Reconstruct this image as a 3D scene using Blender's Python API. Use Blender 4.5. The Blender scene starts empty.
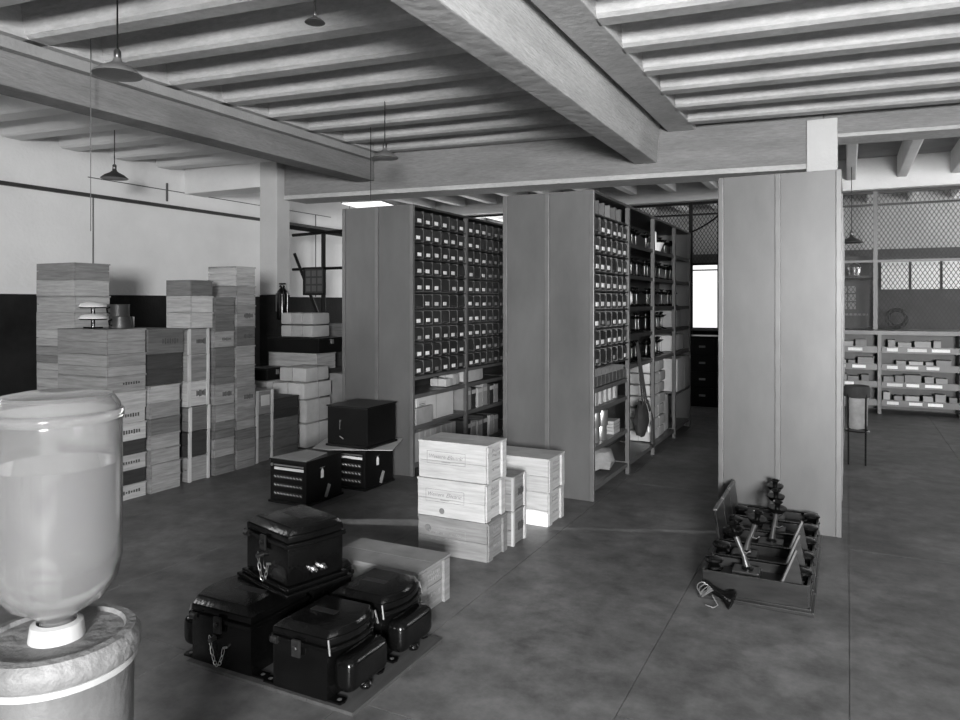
import bpy, bmesh, math, random
from mathutils import Vector, Matrix
random.seed(7)
S = bpy.context.scene
COL = S.collection
PI = math.pi

# ------------------------------------------------------------------ camera
cam = bpy.data.cameras.new('camera'); cam_o = bpy.data.objects.new('camera', cam); COL.objects.link(cam_o)
cam.sensor_fit = 'HORIZONTAL'; cam.sensor_width = 36.0
cam.lens = 36.0 * 720 / 960
cam.shift_x = -9 / 960.0
cam.shift_y = -57 / 960.0
cam.clip_start = 0.05
cam_o.location = (0, 0, 1.5)
cam_o.rotation_euler = (math.radians(90), 0, math.radians(26.5))
S.camera = cam_o

# ------------------------------------------------------------------ world, lights, exposure
w = bpy.data.worlds.new('world'); S.world = w; w.use_nodes = True
w.node_tree.nodes['Background'].inputs[0].default_value = (1, 1, 1, 1)
w.node_tree.nodes['Background'].inputs[1].default_value = 0.12
vs = S.view_settings
vs.view_transform = 'Standard'; vs.look = 'None'; vs.gamma = 1.0; vs.use_curve_mapping = False
vs.exposure = 0.0


def area(name, loc, direction, sx, sy, power):
    l = bpy.data.lights.new(name, 'AREA'); l.shape = 'RECTANGLE'; l.size = sx; l.size_y = sy; l.energy = power
    o = bpy.data.objects.new(name, l); COL.objects.link(o); o.location = loc
    o.rotation_euler = Vector(direction).to_track_quat('-Z', 'Z').to_euler()
    return o


# daylight in unseen window openings, some added for fill (rear wall y=-3.5, right wall x=4.6, far wall y=14)
REAR_WIN = [(1.1, 2.5, 1380)]           # x0, x1, power
RIGHT_WIN = [(0.2, 2.0, 40, 1.0, 2.7), (8.2, 11.0, 120, 2.5, 3.05), (12.0, 13.6, 180, 1.0, 2.7)]          # y0, y1, power, z0, z1; last two added to brighten the far bays
FAR_WIN = [(-7.2, -5.4, 140, 1.0, 2.7)]
LEFT_FILL_WIN = [(-.7, .9, 45)]  # added high window, fills the front left crates from under the beam
for x0, x1, p in REAR_WIN:
    area('window_daylight', ((x0 + x1) / 2, -3.43, 1.85), (0, 1, 0), x1 - x0, 1.0, p)
for y0, y1, p, z0, z1 in RIGHT_WIN:
    area('window_daylight', (4.53, (y0 + y1) / 2, (z0 + z1) / 2), (-1, 0, 0), y1 - y0, z1 - z0 - .06, p)
for x0, x1, p, z0, z1 in FAR_WIN:
    area('window_daylight', ((x0 + x1) / 2, 13.93, (z0 + z1) / 2), (0, -1, 0), x1 - x0, z1 - z0 - .06, p)


for y0, y1, p in LEFT_FILL_WIN:
    area('window_daylight', (-7.68, (y0 + y1) / 2, 2.55), (1, 0, 0), y1 - y0, .5, p)
sb = bpy.data.lights.new('sunbeam', 'SPOT'); sb.energy = 12000; sb.spot_size = math.radians(1.9); sb.spot_blend = .25; sb.shadow_soft_size = .01  # narrow spot added inside the room for the floor streak; no opening
sb_o = bpy.data.objects.new('sunbeam', sb); COL.objects.link(sb_o); sb_o.location = (-7.6, 2.1, .27)
sb_o.rotation_euler = (Vector((-1.9, 4.49, .0)) - Vector((-7.6, 2.1, .27))).to_track_quat('-Z', 'Z').to_euler()


# ------------------------------------------------------------------ materials
def _nt(name):
    m = bpy.data.materials.new(name); m.use_nodes = True
    nt = m.node_tree
    return m, nt, nt.nodes['Principled BSDF']


def mat(name, v, rough=0.6, metal=0.0, var=0.15, scale=6.0, stretch=(1, 1, 1), bump=0.0, bscale=40.0, rand=0.0,
        detail=4.0, spec=0.5, fine=None):
    m, nt, b = _nt(name)
    N, L = nt.nodes, nt.links
    geo = N.new('ShaderNodeNewGeometry')
    info = N.new('ShaderNodeObjectInfo')
    mul = N.new('ShaderNodeVectorMath'); mul.operation = 'MULTIPLY'; mul.inputs[1].default_value = stretch
    L.new(geo.outputs['Position'], mul.inputs[0])
    add = N.new('ShaderNodeVectorMath'); add.operation = 'ADD'
    sc = N.new('ShaderNodeVectorMath'); sc.operation = 'SCALE'; sc.inputs['Scale'].default_value = 17.0 if rand else 0.0
    cmb = N.new('ShaderNodeCombineXYZ')
    for i in range(3): L.new(info.outputs['Random'], cmb.inputs[i])
    L.new(cmb.outputs[0], sc.inputs[0])
    L.new(mul.outputs[0], add.inputs[0]); L.new(sc.outputs[0], add.inputs[1])
    no = N.new('ShaderNodeTexNoise'); no.inputs['Scale'].default_value = scale; no.inputs['Detail'].default_value = detail
    no.inputs['Roughness'].default_value = 0.62
    L.new(add.outputs[0], no.inputs['Vector'])
    mr = N.new('ShaderNodeMapRange')
    mr.inputs['From Min'].default_value = 0.28; mr.inputs['From Max'].default_value = 0.72
    mr.inputs['To Min'].default_value = 1 - var; mr.inputs['To Max'].default_value = 1 + var
    L.new(no.outputs['Fac'], mr.inputs['Value'])
    val = mr.outputs[0]
    if rand:
        r = N.new('ShaderNodeMapRange'); r.inputs['To Min'].default_value = 1 - rand; r.inputs['To Max'].default_value = 1 + rand
        L.new(info.outputs['Random'], r.inputs['Value'])
        mm = N.new('ShaderNodeMath'); mm.operation = 'MULTIPLY'; L.new(val, mm.inputs[0]); L.new(r.outputs[0], mm.inputs[1]); val = mm.outputs[0]
    k = N.new('ShaderNodeMath'); k.operation = 'MULTIPLY'; k.inputs[1].default_value = v; L.new(val, k.inputs[0])
    if fine:
        n3 = N.new('ShaderNodeTexNoise'); n3.inputs['Scale'].default_value = fine[0]; n3.inputs['Detail'].default_value = 6
        n3.inputs['Roughness'].default_value = .7
        L.new(add.outputs[0], n3.inputs['Vector'])
        r3 = N.new('ShaderNodeMapRange'); r3.inputs['From Min'].default_value = .3; r3.inputs['From Max'].default_value = .7
        r3.inputs['To Min'].default_value = 1 - fine[1]; r3.inputs['To Max'].default_value = 1 + fine[1]
        L.new(n3.outputs['Fac'], r3.inputs['Value'])
        m3 = N.new('ShaderNodeMath'); m3.operation = 'MULTIPLY'; L.new(k.outputs[0], m3.inputs[0]); L.new(r3.outputs[0], m3.inputs[1]); k = m3
    cc = N.new('ShaderNodeCombineColor')
    for i in range(3): L.new(k.outputs[0], cc.inputs[i])
    L.new(cc.outputs[0], b.inputs['Base Color'])
    b.inputs['Roughness'].default_value = rough; b.inputs['Metallic'].default_value = metal
    b.inputs['Specular IOR Level'].default_value = spec
    if bump:
        n2 = N.new('ShaderNodeTexNoise'); n2.inputs['Scale'].default_value = bscale; n2.inputs['Detail'].default_value = 5
        L.new(add.outputs[0], n2.inputs['Vector'])
        bp = N.new('ShaderNodeBump'); bp.inputs['Strength'].default_value = bump; bp.inputs['Distance'].default_value = 0.02
        L.new(n2.outputs['Fac'], bp.inputs['Height']); L.new(bp.outputs[0], b.inputs['Normal'])
    return m


def emit(name, v):
    m, nt, b = _nt(name)
    b.inputs['Base Color'].default_value = (.8, .8, .8, 1)
    b.inputs['Emission Color'].default_value = (1, 1, 1, 1); b.inputs['Emission Strength'].default_value = v
    return m


GRAIN = (5, 5, 60)
M = {
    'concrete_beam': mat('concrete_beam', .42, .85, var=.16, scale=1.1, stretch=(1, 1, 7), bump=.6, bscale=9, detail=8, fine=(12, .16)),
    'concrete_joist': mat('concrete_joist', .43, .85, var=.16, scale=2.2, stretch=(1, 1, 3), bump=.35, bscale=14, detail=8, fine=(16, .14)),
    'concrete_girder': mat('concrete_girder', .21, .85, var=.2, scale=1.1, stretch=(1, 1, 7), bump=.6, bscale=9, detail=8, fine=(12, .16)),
    'concrete_slab': mat('concrete_slab', .30, .9, var=.15, scale=2, bump=.3),
    'concrete_white': mat('concrete_white', .75, .85, var=.08, scale=2, bump=.25),
    'plaster': mat('plaster', .80, .8, var=.06, scale=1.3, bump=.25, bscale=25),
    'black_paint': mat('black_paint', .014, .85, var=.4, scale=3, bump=.2, spec=.15),
    'column_white': mat('column_white', .52, .7, var=.05, scale=3, bump=.2),
    'floor': mat('floor', .105, .45, var=.42, scale=1.1, bump=.12, bscale=6, detail=12, spec=.3, fine=(6, .42)),
    'seam': mat('seam', .17, .8, var=.3),
    'rack': mat('rack', .095, .42, metal=.1, var=.24, scale=2.2, stretch=(1, 1, .45), bump=.08, bscale=6, detail=7),
    'rack_edge': mat('rack_edge', .12, .38, metal=.15, var=.15, scale=5),
    'rack_dark': mat('rack_dark', .04, .45, metal=.2, var=.2, scale=5),
    'drawer': mat('drawer', .035, .45, metal=.1, var=.25, scale=9, rand=.3),
    'card': mat('card', .80, .8, var=.08, scale=30, rand=.2),
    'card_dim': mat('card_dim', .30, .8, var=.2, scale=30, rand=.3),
    'iron': mat('iron', .003, .16, var=.3, scale=10, bump=.08, bscale=60, spec=.32),
    'iron_worn': mat('iron_worn', .012, .4, var=.6, scale=30, spec=.6),
    'steel_black': mat('steel_black', .006, .38, var=.3, scale=6, spec=.3),
    'chain': mat('chain', .75, .3, metal=.9, var=.1),
    'nickel': mat('nickel', .70, .22, metal=1.0, var=.1),
    'brass_dull': mat('brass_dull', .13, .32, metal=.8, var=.2, scale=20),
    'gong_white': mat('gong_white', .72, .5, var=.08),
    'paper': mat('paper', .42, .75, var=.10, scale=8, bump=.35, bscale=14, rand=.12),
    'paper_grey': mat('paper_grey', .26, .8, var=.15, scale=8, rand=.2),
    'carton': mat('carton', .30, .8, var=.12, scale=5, rand=.2),
    'board_light': mat('board_light', .50, .8, var=.1, scale=5),
    'ink': mat('ink', .05, .9, var=.3, scale=40),
    'ink_faint': mat('ink_faint', .22, .9, var=.4, scale=40),
    'wood_white': mat('wood_white', .40, .7, var=.18, scale=1, stretch=GRAIN, rand=.07, bump=.15, bscale=1.5),
    'wood_pale': mat('wood_pale', .33, .7, var=.25, scale=1, stretch=GRAIN, rand=.14, bump=.15, bscale=1.5),
    'wood_mid': mat('wood_mid', .19, .7, var=.30, scale=1, stretch=GRAIN, rand=.2, bump=.15, bscale=1.5),
    'wood_grey': mat('wood_grey', .10, .7, var=.32, scale=1, stretch=GRAIN, rand=.25, bump=.15, bscale=1.5),
    'wood_dark': mat('wood_dark', .03, .6, var=.35, scale=1, stretch=GRAIN, rand=.25, bump=.1, bscale=1.5),
    'wood_tan': mat('wood_tan', .19, .7, var=.25, scale=1, stretch=GRAIN, rand=.06, bump=.15, bscale=1.5),
    'wood_batten': mat('wood_batten', .40, .7, var=.2, scale=1, stretch=(30, 30, 4), rand=.12),
    'knot': mat('knot', .13, .7, var=.4, scale=30),
    'polished_wood': mat('polished_wood', .02, .3, var=.35, scale=1, stretch=(6, 60, 30), rand=.2, spec=.25),
    'cloth': mat('cloth', .22, .9, var=.2, scale=12, bump=.6, bscale=10),
    'cloth_dark': mat('cloth_dark', .025, .9, var=.3, scale=12, bump=.6, bscale=10),
    'plank': mat('plank', .045, .7, var=.3, scale=1, stretch=(40, 4, 4)),
    'enamel': mat('enamel', .14, .4, var=.1), 'enamel_white': mat('enamel_white', .8, .4, var=.05),
    'enamel_dark': mat('enamel_dark', .04, .4, var=.2),
    'crock': mat('crock', .11, .4, var=.16, scale=6, bump=.15),
    'crock_lid': mat('crock_lid', .14, .6, var=.35, scale=9, bump=.4, detail=8),
    'wire': mat('wire', .035, .6, var=.2), 'tin': mat('tin', .55, .28, metal=.85, var=.15),
    'pane_lit': emit('pane_lit', 1.15), 'reflector_lit': emit('reflector_lit', 1.4),
    'bulb': emit('bulb', .9),
    'beyond_wall': mat('beyond_wall', .45, .85, var=.15, scale=1.5),
    'beyond_band': mat('beyond_band', .07, .8, var=.2), 'tag': mat('tag', .75, .8, var=.1),
}
gm, gnt, gb = _nt('jar_glass')
gb.inputs['Base Color'].default_value = (.85, .85, .85, 1); gb.inputs['Roughness'].default_value = .1
gb.inputs['IOR'].default_value = 1.25; gb.inputs['Transmission Weight'].default_value = .92
M['jar_glass'] = gm
gm2, gnt2, gb2 = _nt('window_glass')
gb2.inputs['Base Color'].default_value = (.95, .95, .95, 1); gb2.inputs['Roughness'].default_value = .05
gb2.inputs['Transmission Weight'].default_value = 1.0; gb2.inputs['IOR'].default_value = 1.1
M['window_glass'] = gm2


# ------------------------------------------------------------------ geometry helpers
class G:
    def __init__(s): s.v = []; s.f = []

    def add(s, vs, fs):
        o = len(s.v); s.v += [tuple(p) for p in vs]; s.f += [[i + o for i in f] for f in fs]; return s

    def box(s, x0, x1, y0, y1, z0, z1):
        return s.add([(x0, y0, z0), (x1, y0, z0), (x1, y1, z0), (x0, y1, z0), (x0, y0, z1), (x1, y0, z1), (x1, y1, z1), (x0, y1, z1)],
                     [[0, 3, 2, 1], [4, 5, 6, 7], [0, 1, 5, 4], [1, 2, 6, 5], [2, 3, 7, 6], [3, 0, 4, 7]])

    def obox(s, c, size, R):
        a, b, d = [k / 2 for k in size]
        P = [Vector(p) for p in [(-a, -b, -d), (a, -b, -d), (a, b, -d), (-a, b, -d), (-a, -b, d), (a, -b, d), (a, b, d), (-a, b, d)]]
        return s.add([Vector(c) + R @ p for p in P], [[0, 3, 2, 1], [4, 5, 6, 7], [0, 1, 5, 4], [1, 2, 6, 5], [2, 3, 7, 6], [3, 0, 4, 7]])

    def bar(s, p, q, wd, ht, up=(0, 0, 1)):
        p, q = Vector(p), Vector(q); d = q - p
        x = d.normalized(); y = Vector(up).cross(x)
        if y.length < 1e-4: y = Vector((1, 0, 0)).cross(x)
        y.normalize(); z = x.cross(y)
        return s.obox((p + q) / 2, (d.length, wd, ht), Matrix((x, y, z)).transposed())

    def tube(s, pts, r, n=8, closed=False, caps=True):
        pts = [Vector(p) for p in pts]; k = len(pts); rs = r if isinstance(r, (list, tuple)) else [r] * k
        rings = []; ref = None
        for i, p in enumerate(pts):
            if closed: t = pts[(i + 1) % k] - pts[i - 1]
            else: t = pts[min(i + 1, k - 1)] - pts[max(i - 1, 0)]
            t.normalize()
            if ref is None: ref = Vector((0, 0, 1)) if abs(t.z) < .9 else Vector((1, 0, 0))
            a = t.cross(ref).normalized(); b = t.cross(a); ref = -b if False else a.cross(t)
            rings.append([p + rs[i] * (math.cos(2 * PI * j / n) * a + math.sin(2 * PI * j / n) * b) for j in range(n)])
        vs = [q for R in rings for q in R]; fs = []
        for i in range(k if closed else k - 1):
            i2 = (i + 1) % k
            for j in range(n):
                j2 = (j + 1) % n
                fs.append([i * n + j, i * n + j2, i2 * n + j2, i2 * n + j])
        if caps and not closed:
            fs.append(list(range(n))[::-1]); fs.append([(k - 1) * n + j for j in range(n)])
        return s.add(vs, fs)

    def lathe(s, prof, n=20, o=(0, 0, 0), axis=(0, 0, 1)):
        q = Vector((0, 0, 1)).rotation_difference(Vector(axis)).to_matrix(); o = Vector(o)
        vs = []; fs = []
        for r, z in prof:
            for j in range(n):
                a = 2 * PI * j / n
                vs.append(o + q @ Vector((r * math.cos(a), r * math.sin(a), z)))
        for i in range(len(prof) - 1):
            for j in range(n):
                j2 = (j + 1) % n
                fs.append([i * n + j, i * n + j2, (i + 1) * n + j2, (i + 1) * n + j])
        ring = tuple(prof[0]) == tuple(prof[-1])
        if prof[0][0] > 1e-4 and not ring: fs.append(list(range(n))[::-1])
        if prof[-1][0] > 1e-4 and not ring: fs.append([(len(prof) - 1) * n + j for j in range(n)])
        return s.add(vs, fs)

    def prism(s, poly, z0, z1, inset=0.0):
        n = len(poly)
        cx = sum(p[0] for p in poly) / n; cy = sum(p[1] for p in poly) / n
        top = [(p[0] + (cx - p[0]) * inset, p[1] + (cy - p[1]) * inset) for p in poly]
        vs = [(p[0], p[1], z0) for p in poly] + [(p[0], p[1], z1) for p in top]
        fs = [list(range(n))[::-1], list(range(n, 2 * n))] + [[i, (i + 1) % n, n + (i + 1) % n, n + i] for i in range(n)]
        return s.add(vs, fs)

    def mesh(s, name, m, bevel=0.0, seg=2, smooth=False, wobble=0.0):
        me = bpy.data.meshes.new(name); me.from_pydata(s.v, [], s.f)
        bm = bmesh.new(); bm.from_mesh(me)
        bmesh.ops.remove_doubles(bm, verts=bm.verts, dist=1e-5)
        bmesh.ops.recalc_face_normals(bm, faces=bm.faces)
        if bevel:
            ed = [e for e in bm.edges if len(e.link_faces) == 2 and e.calc_face_angle(0) > .5]
            bmesh.ops.bevel(bm, geom=ed, offset=bevel, segments=seg, affect='EDGES', profile=.6, clamp_overlap=True)
        if wobble:
            rr = random.Random(len(s.v))
            for v in bm.verts: v.co += Vector((rr.uniform(-1, 1), rr.uniform(-1, 1), rr.uniform(-1, 1))) * wobble
        bm.to_mesh(me); bm.free()
        if smooth:
            for p in me.polygons: p.use_smooth = True
            try: me.set_sharp_from_angle(angle=math.radians(40))
            except Exception: pass
        me.materials.append(M[m] if isinstance(m, str) else m)
        return me


def put(name, me, parent=None, loc=(0, 0, 0), rot=(0, 0, 0), scale=(1, 1, 1)):
    o = bpy.data.objects.new(name, me); COL.objects.link(o)
    o.location = loc; o.rotation_euler = rot; o.scale = scale
    if parent is not None: o.parent = parent
    return o


def obj(name, g, m, parent=None, loc=(0, 0, 0), rot=(0, 0, 0), bevel=0.0, seg=2, smooth=False, wobble=0.0):
    return put(name, g.mesh(name, m, bevel, seg, smooth, wobble), parent, loc, rot)


_unit = {}


def ubox(name, m, parent, x0, x1, y0, y1, z0, z1):
    """a plain board: a shared unit cube, scaled"""
    if m not in _unit: _unit[m] = G().box(-.5, .5, -.5, .5, -.5, .5).mesh('board_' + m, m)
    return put(name, _unit[m], parent, ((x0 + x1) / 2, (y0 + y1) / 2, (z0 + z1) / 2), (0, 0, 0), (x1 - x0, y1 - y0, z1 - z0))


def tag(o, label, cat, group=None):
    o['label'] = label; o['category'] = cat
    if group: o['group'] = group
    return o


def thing(name, label, cat, loc=(0, 0, 0), rz=0.0, group=None):
    return tag(put(name, None, None, loc, (0, 0, rz)), label, cat, group)


def struct(o, label=None, cat=None):
    o['kind'] = 'structure'
    if label: o['label'] = label; o['category'] = cat or 'structure'
    return o


def copy_tree(o, parent=None):
    c = o.copy(); COL.objects.link(c); c.parent = parent
    for ch in list(o.children): copy_tree(ch, c)
    return c


_tx = {}


def text_mesh(body, size, m, shear=0.0, bold=0.0):
    key = (body, size, m, shear, bold)
    if key in _tx: return _tx[key]
    cu = bpy.data.curves.new('lettering', 'FONT'); cu.body = body; cu.size = size; cu.shear = shear
    cu.offset = bold; cu.extrude = .0006; cu.align_x = 'CENTER'; cu.align_y = 'CENTER'; cu.resolution_u = 3
    t = bpy.data.objects.new('lettering', cu); COL.objects.link(t)
    dg = bpy.context.evaluated_depsgraph_get()
    me = bpy.data.meshes.new_from_object(t.evaluated_get(dg))
    bpy.data.objects.remove(t); bpy.data.curves.remove(cu)
    me.materials.clear(); me.materials.append(M[m])
    _tx[key] = me
    return me


ORD = ['topmost', 'second from the top', 'third from the top', 'fourth from the top', 'fifth from the top', 'sixth from the top',
       'seventh from the top', 'eighth from the top', 'ninth from the top', 'tenth from the top', 'eleventh from the top', 'twelfth from the top']
SLOPE = .11                       # the building's cross girder runs slightly skew to the racks


def gy(x): return 7.38 + SLOPE * x


# ------------------------------------------------------------------ room shell
X0, X1, Y0, Y1 = -7.75, 4.6, -3.5, 14.0
ZJ, ZS = 3.2, 3.52
fl = struct(obj('floor', G().box(X0 - .2, X1 + .2, Y0 - .2, Y1 + .2, -.12, -.004), 'seam'), 'grey concrete floor laid in long slabs', 'floor')
xs = [X0 - .2, -6.6, -5.55, -4.5, -3.45, -2.55, -1.69, -.755, 0.005, .95, 2.0, 3.0, X1 + .2]
for i in range(len(xs) - 1):
    ys = [Y0 - .2, -.6, 2.2 + .35 * (i % 2), 5.9 - .5 * (i % 3), 9.4, Y1 + .2]
    for j in range(len(ys) - 1):
        ubox('floor_slab', 'floor', fl, xs[i] + .002, xs[i + 1] - .002, ys[j] + .002, ys[j + 1] - .002, -.004, 0.0)


def wall_with_openings(name, axis, at, a0, a1, opens, z0, z1, thick, m, label):
    """axis 'y': wall in plane y=at running along x; axis 'x': plane x=at running along y"""
    g = G()

    def b(u0, u1, w0, w1):
        if u1 - u0 < 1e-3 or w1 - w0 < 1e-3: return
        lo, hi = (at, at + thick) if thick > 0 else (at + thick, at)
        if axis == 'y': g.box(u0, u1, lo, hi, w0, w1)
        else: g.box(lo, hi, u0, u1, w0, w1)
    cur = a0
    for u0, u1, w0, w1 in sorted(opens):
        b(cur, u0, z0, z1); b(u0, u1, z0, w0); b(u0, u1, w1, z1); cur = u1
    b(cur, a1, z0, z1)
    return struct(obj(name, g, m), label, 'wall')


wl = wall_with_openings('wall_left', 'x', X0, Y0, Y1, [(a, b, 2.25, 2.85) for a, b, p in LEFT_FILL_WIN], 0, ZS, -.2, 'plaster', 'white plastered side wall above a black painted dado')
ubox('dado', 'black_paint', wl, X0, X0 + .012, Y0, Y1, 0.0, 1.594)
obj('wall_rail', G().box(X0, X0 + .05, 1.0, Y1, 2.705, 2.745), 'rack_dark', wl)
obj('trim_strip', G().box(X0, X0 + .012, 5.3, 9.6, 2.93, 2.938), 'rack_dark', wl)
obj('conduit', G().tube([(X0 + .02, 6.35, 2.79), (X0 + .02, 6.35, 3.02)], .014, 6), 'rack', wl)
obj('conduit', G().tube([(X0 + .02, 5.35, 1.6), (X0 + .02, 5.35, 2.71)], .006, 6), 'rack', wl)
obj('conduit', G().tube([(X0 + .02, 9.2, 1.6), (X0 + .02, 9.2, 2.93)], .008, 6), 'rack', wl)
wall_with_openings('wall_rear', 'y', Y0, X0, X1, [(a, b, 1.25, 2.45) for a, b, p in REAR_WIN], 0, ZS, -.25, 'beyond_band', 'dark painted rear wall with windows')  # unseen rear and right walls kept dark to cut bounced light
wall_with_openings('wall_right', 'x', X1, Y0, Y1, [(a, b, z0, z1) for a, b, p, z0, z1 in RIGHT_WIN], 0, ZS, .25, 'beyond_band', 'dark painted side wall with tall windows')
wf = wall_with_openings('wall_far', 'y', Y1, X0, X1, [(a, b, z0, z1) for a, b, p, z0, z1 in FAR_WIN], 0, ZS, .25, 'beyond_wall', 'far wall behind the wire partition')
n = 1
for kind, lst in (('rear', REAR_WIN), ('right', RIGHT_WIN), ('far', FAR_WIN), ('left', LEFT_FILL_WIN)):
    for ww in lst:
        a, b = ww[:2]; g = G()
        def fb(u0, u1, z0, z1, kind=kind, g=g):
            if kind == 'rear': g.box(u0, u1, Y0 - .16, Y0 - .10, z0, z1)
            elif kind == 'right': g.box(X1 + .10, X1 + .16, u0, u1, z0, z1)
            elif kind == 'left': g.box(X0 - .16, X0 - .10, u0, u1, z0, z1)
            else: g.box(u0, u1, Y1 + .10, Y1 + .16, z0, z1)
        zl, zh = {'rear': (1.25, 2.45), 'left': (2.25, 2.85), 'right': (1.0, 2.7), 'far': (1.0, 2.7)}[kind]
        if kind in ('right', 'far'): zl, zh = ww[3:]
        for k in range(4): u = a + (b - a) * k / 3; fb(u - .025, u + .025, zl, zh)
        for z in (zl + .025, (zl + zh) / 2, zh - .025): fb(a, b, z - .025, z + .025)
        struct(obj('window_%d' % n, g, 'rack_dark'), 'steel-framed window with small panes in the %s wall' % kind, 'window'); n += 1

# ceiling: slab, joists, beams
ce = struct(obj('ceiling', G().box(X0 - .2, X1 + .2, Y0 - .2, Y1 + .2, ZS, ZS + .15), 'concrete_slab'), 'bare concrete ceiling of joists and deep beams', 'ceiling')
ang = math.atan(SLOPE)


def joist_mesh(L, wd, m, rnd=.035):
    hw = wd / 2; H = ZS - ZJ
    pr = [(-hw - .03, H), (-hw, .06 + rnd), (-hw + .012, .02), (-hw + .04, 0), (hw - .04, 0), (hw - .012, .02), (hw, .06 + rnd), (hw + .03, H)]
    g = G(); k = len(pr)
    vs = [(0, p[0], p[1]) for p in pr] + [(L, p[0], p[1]) for p in pr]
    fs = [[i, (i + 1) % k, k + (i + 1) % k, k + i] for i in range(k)] + [list(range(k)), list(range(k, 2 * k))]
    g.add(vs, fs)
    return g.mesh('joist', m)


def joist_row(xa, xb, phase, pitch, wd, m, ymin):
    L = (xb - xa) / math.cos(ang)
    me = joist_mesh(L, wd, m)
    y = phase
    while y > ymin:
        put('joist', me, ce, (xa, y + SLOPE * (xa + .65), ZJ), (0, 0, ang)); y -= pitch


joist_row(-1.36, X1, 7.02, .548, .20, 'concrete_joist', -3.4)                  # right bay
joist_row(-4.86, -1.92, 7.16, .545, .20, 'concrete_joist', -3.4)               # middle bay
joist_row(X0, -5.12, 7.1, .62, .26, 'concrete_white', -3.2)                    # left bay
# secondary beams running away from the camera
obj('beam', G().add([(-1.875, -3.65, 2.9), (-1.665, -3.65, 2.9), (-1.61, -3.65, ZS), (-1.915, -3.65, ZS), (-1.925, 7.2, 2.9), (-1.71, 7.2, 2.9), (-1.655, 7.2, ZS), (-1.965, 7.2, ZS)],
    [[0, 1, 2, 3], [7, 6, 5, 4], [0, 4, 5, 1], [1, 5, 6, 2], [2, 6, 7, 3], [3, 7, 4, 0]]), 'concrete_beam', ce, bevel=.012)
obj('beam_haunch', G().box(-1.60, -1.34, -3.65, gy(-1.4), ZJ, ZS), 'concrete_joist', ce, bevel=.008)
obj('beam_haunch', G().box(-2.12, -1.98, -3.65, gy(-2), ZJ, ZS), 'concrete_joist', ce)
obj('beam', G().box(-5.10, -4.855, -3.65, 6.79, 2.9, 3.125), 'concrete_girder', ce, bevel=.012)
obj('beam_haunch', G().box(-5.14, -4.80, -3.65, gy(-4.8) - .05, 3.127, ZS), 'concrete_slab', ce)
obj('beam_haunch', G().box(-4.795, -4.73, -3.65, gy(-4.8) - .05, ZJ, ZS), 'concrete_joist', ce)
# cross girder
def girder_pt(x, off, z): return (x, gy(x) + off, z)
g = G()
GX, GM = -6.12, -.2


def skew_box(x0, x1, o0, o1, z0, z1):
    P = [girder_pt(x0, o0, z0), girder_pt(x1, o0, z0), girder_pt(x1, o1, z0), girder_pt(x0, o1, z0), girder_pt(x0, o0, z1), girder_pt(x1, o0, z1), girder_pt(x1, o1, z1), girder_pt(x0, o1, z1)]
    return G().add(P, [[0, 3, 2, 1], [4, 5, 6, 7], [0, 1, 5, 4], [1, 2, 6, 5], [2, 3, 7, 6], [3, 0, 4, 7]])


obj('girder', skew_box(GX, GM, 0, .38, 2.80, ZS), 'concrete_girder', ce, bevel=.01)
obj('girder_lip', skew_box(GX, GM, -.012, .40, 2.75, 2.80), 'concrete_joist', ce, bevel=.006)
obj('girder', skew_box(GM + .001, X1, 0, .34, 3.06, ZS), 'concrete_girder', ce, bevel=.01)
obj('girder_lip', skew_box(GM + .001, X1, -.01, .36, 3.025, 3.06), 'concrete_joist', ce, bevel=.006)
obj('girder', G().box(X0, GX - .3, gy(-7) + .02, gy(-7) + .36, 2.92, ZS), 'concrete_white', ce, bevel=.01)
# far bays: joists run away from the camera, white-washed
x = -7.4
while x < 4.4:
    obj('joist', G().box(x - .06, x + .06, gy(x) + .42, 11.3, ZJ + .02, ZS), 'concrete_white', ce, bevel=.015); x += .62
obj('girder', G().box(X0, X1, 11.32, 11.62, 3.08, ZS), 'concrete_white', ce, bevel=.01)
x = -7.1
while x < 4.4:
    obj('joist', G().box(x - .06, x + .06, 11.64, Y1, ZJ + .02, ZS), 'concrete_white', ce, bevel=.015); x += .62
# columns
c1 = struct(obj('trim_1', G().box(-6.41, -6.14, gy(-6.1) - .11, gy(-6.1) + .12, 1.60, ZS - .002), 'column_white', bevel=.012), 'white square column with a black painted foot beside the stacked crates', 'column')
obj('column_foot', G().box(-6.41, -6.14, gy(-6.1) - .11, gy(-6.1) + .12, 0, 1.598), 'black_paint', c1)
struct(obj('trim_2', G().box(-.345, -.085, gy(-.2) - .05, gy(-.2) + .2, 0, ZJ - .002), 'column_white', bevel=.01), 'white column head rising above the pale steel rack end', 'column')

# ------------------------------------------------------------------ steel racks
RH = 2.356


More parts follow.
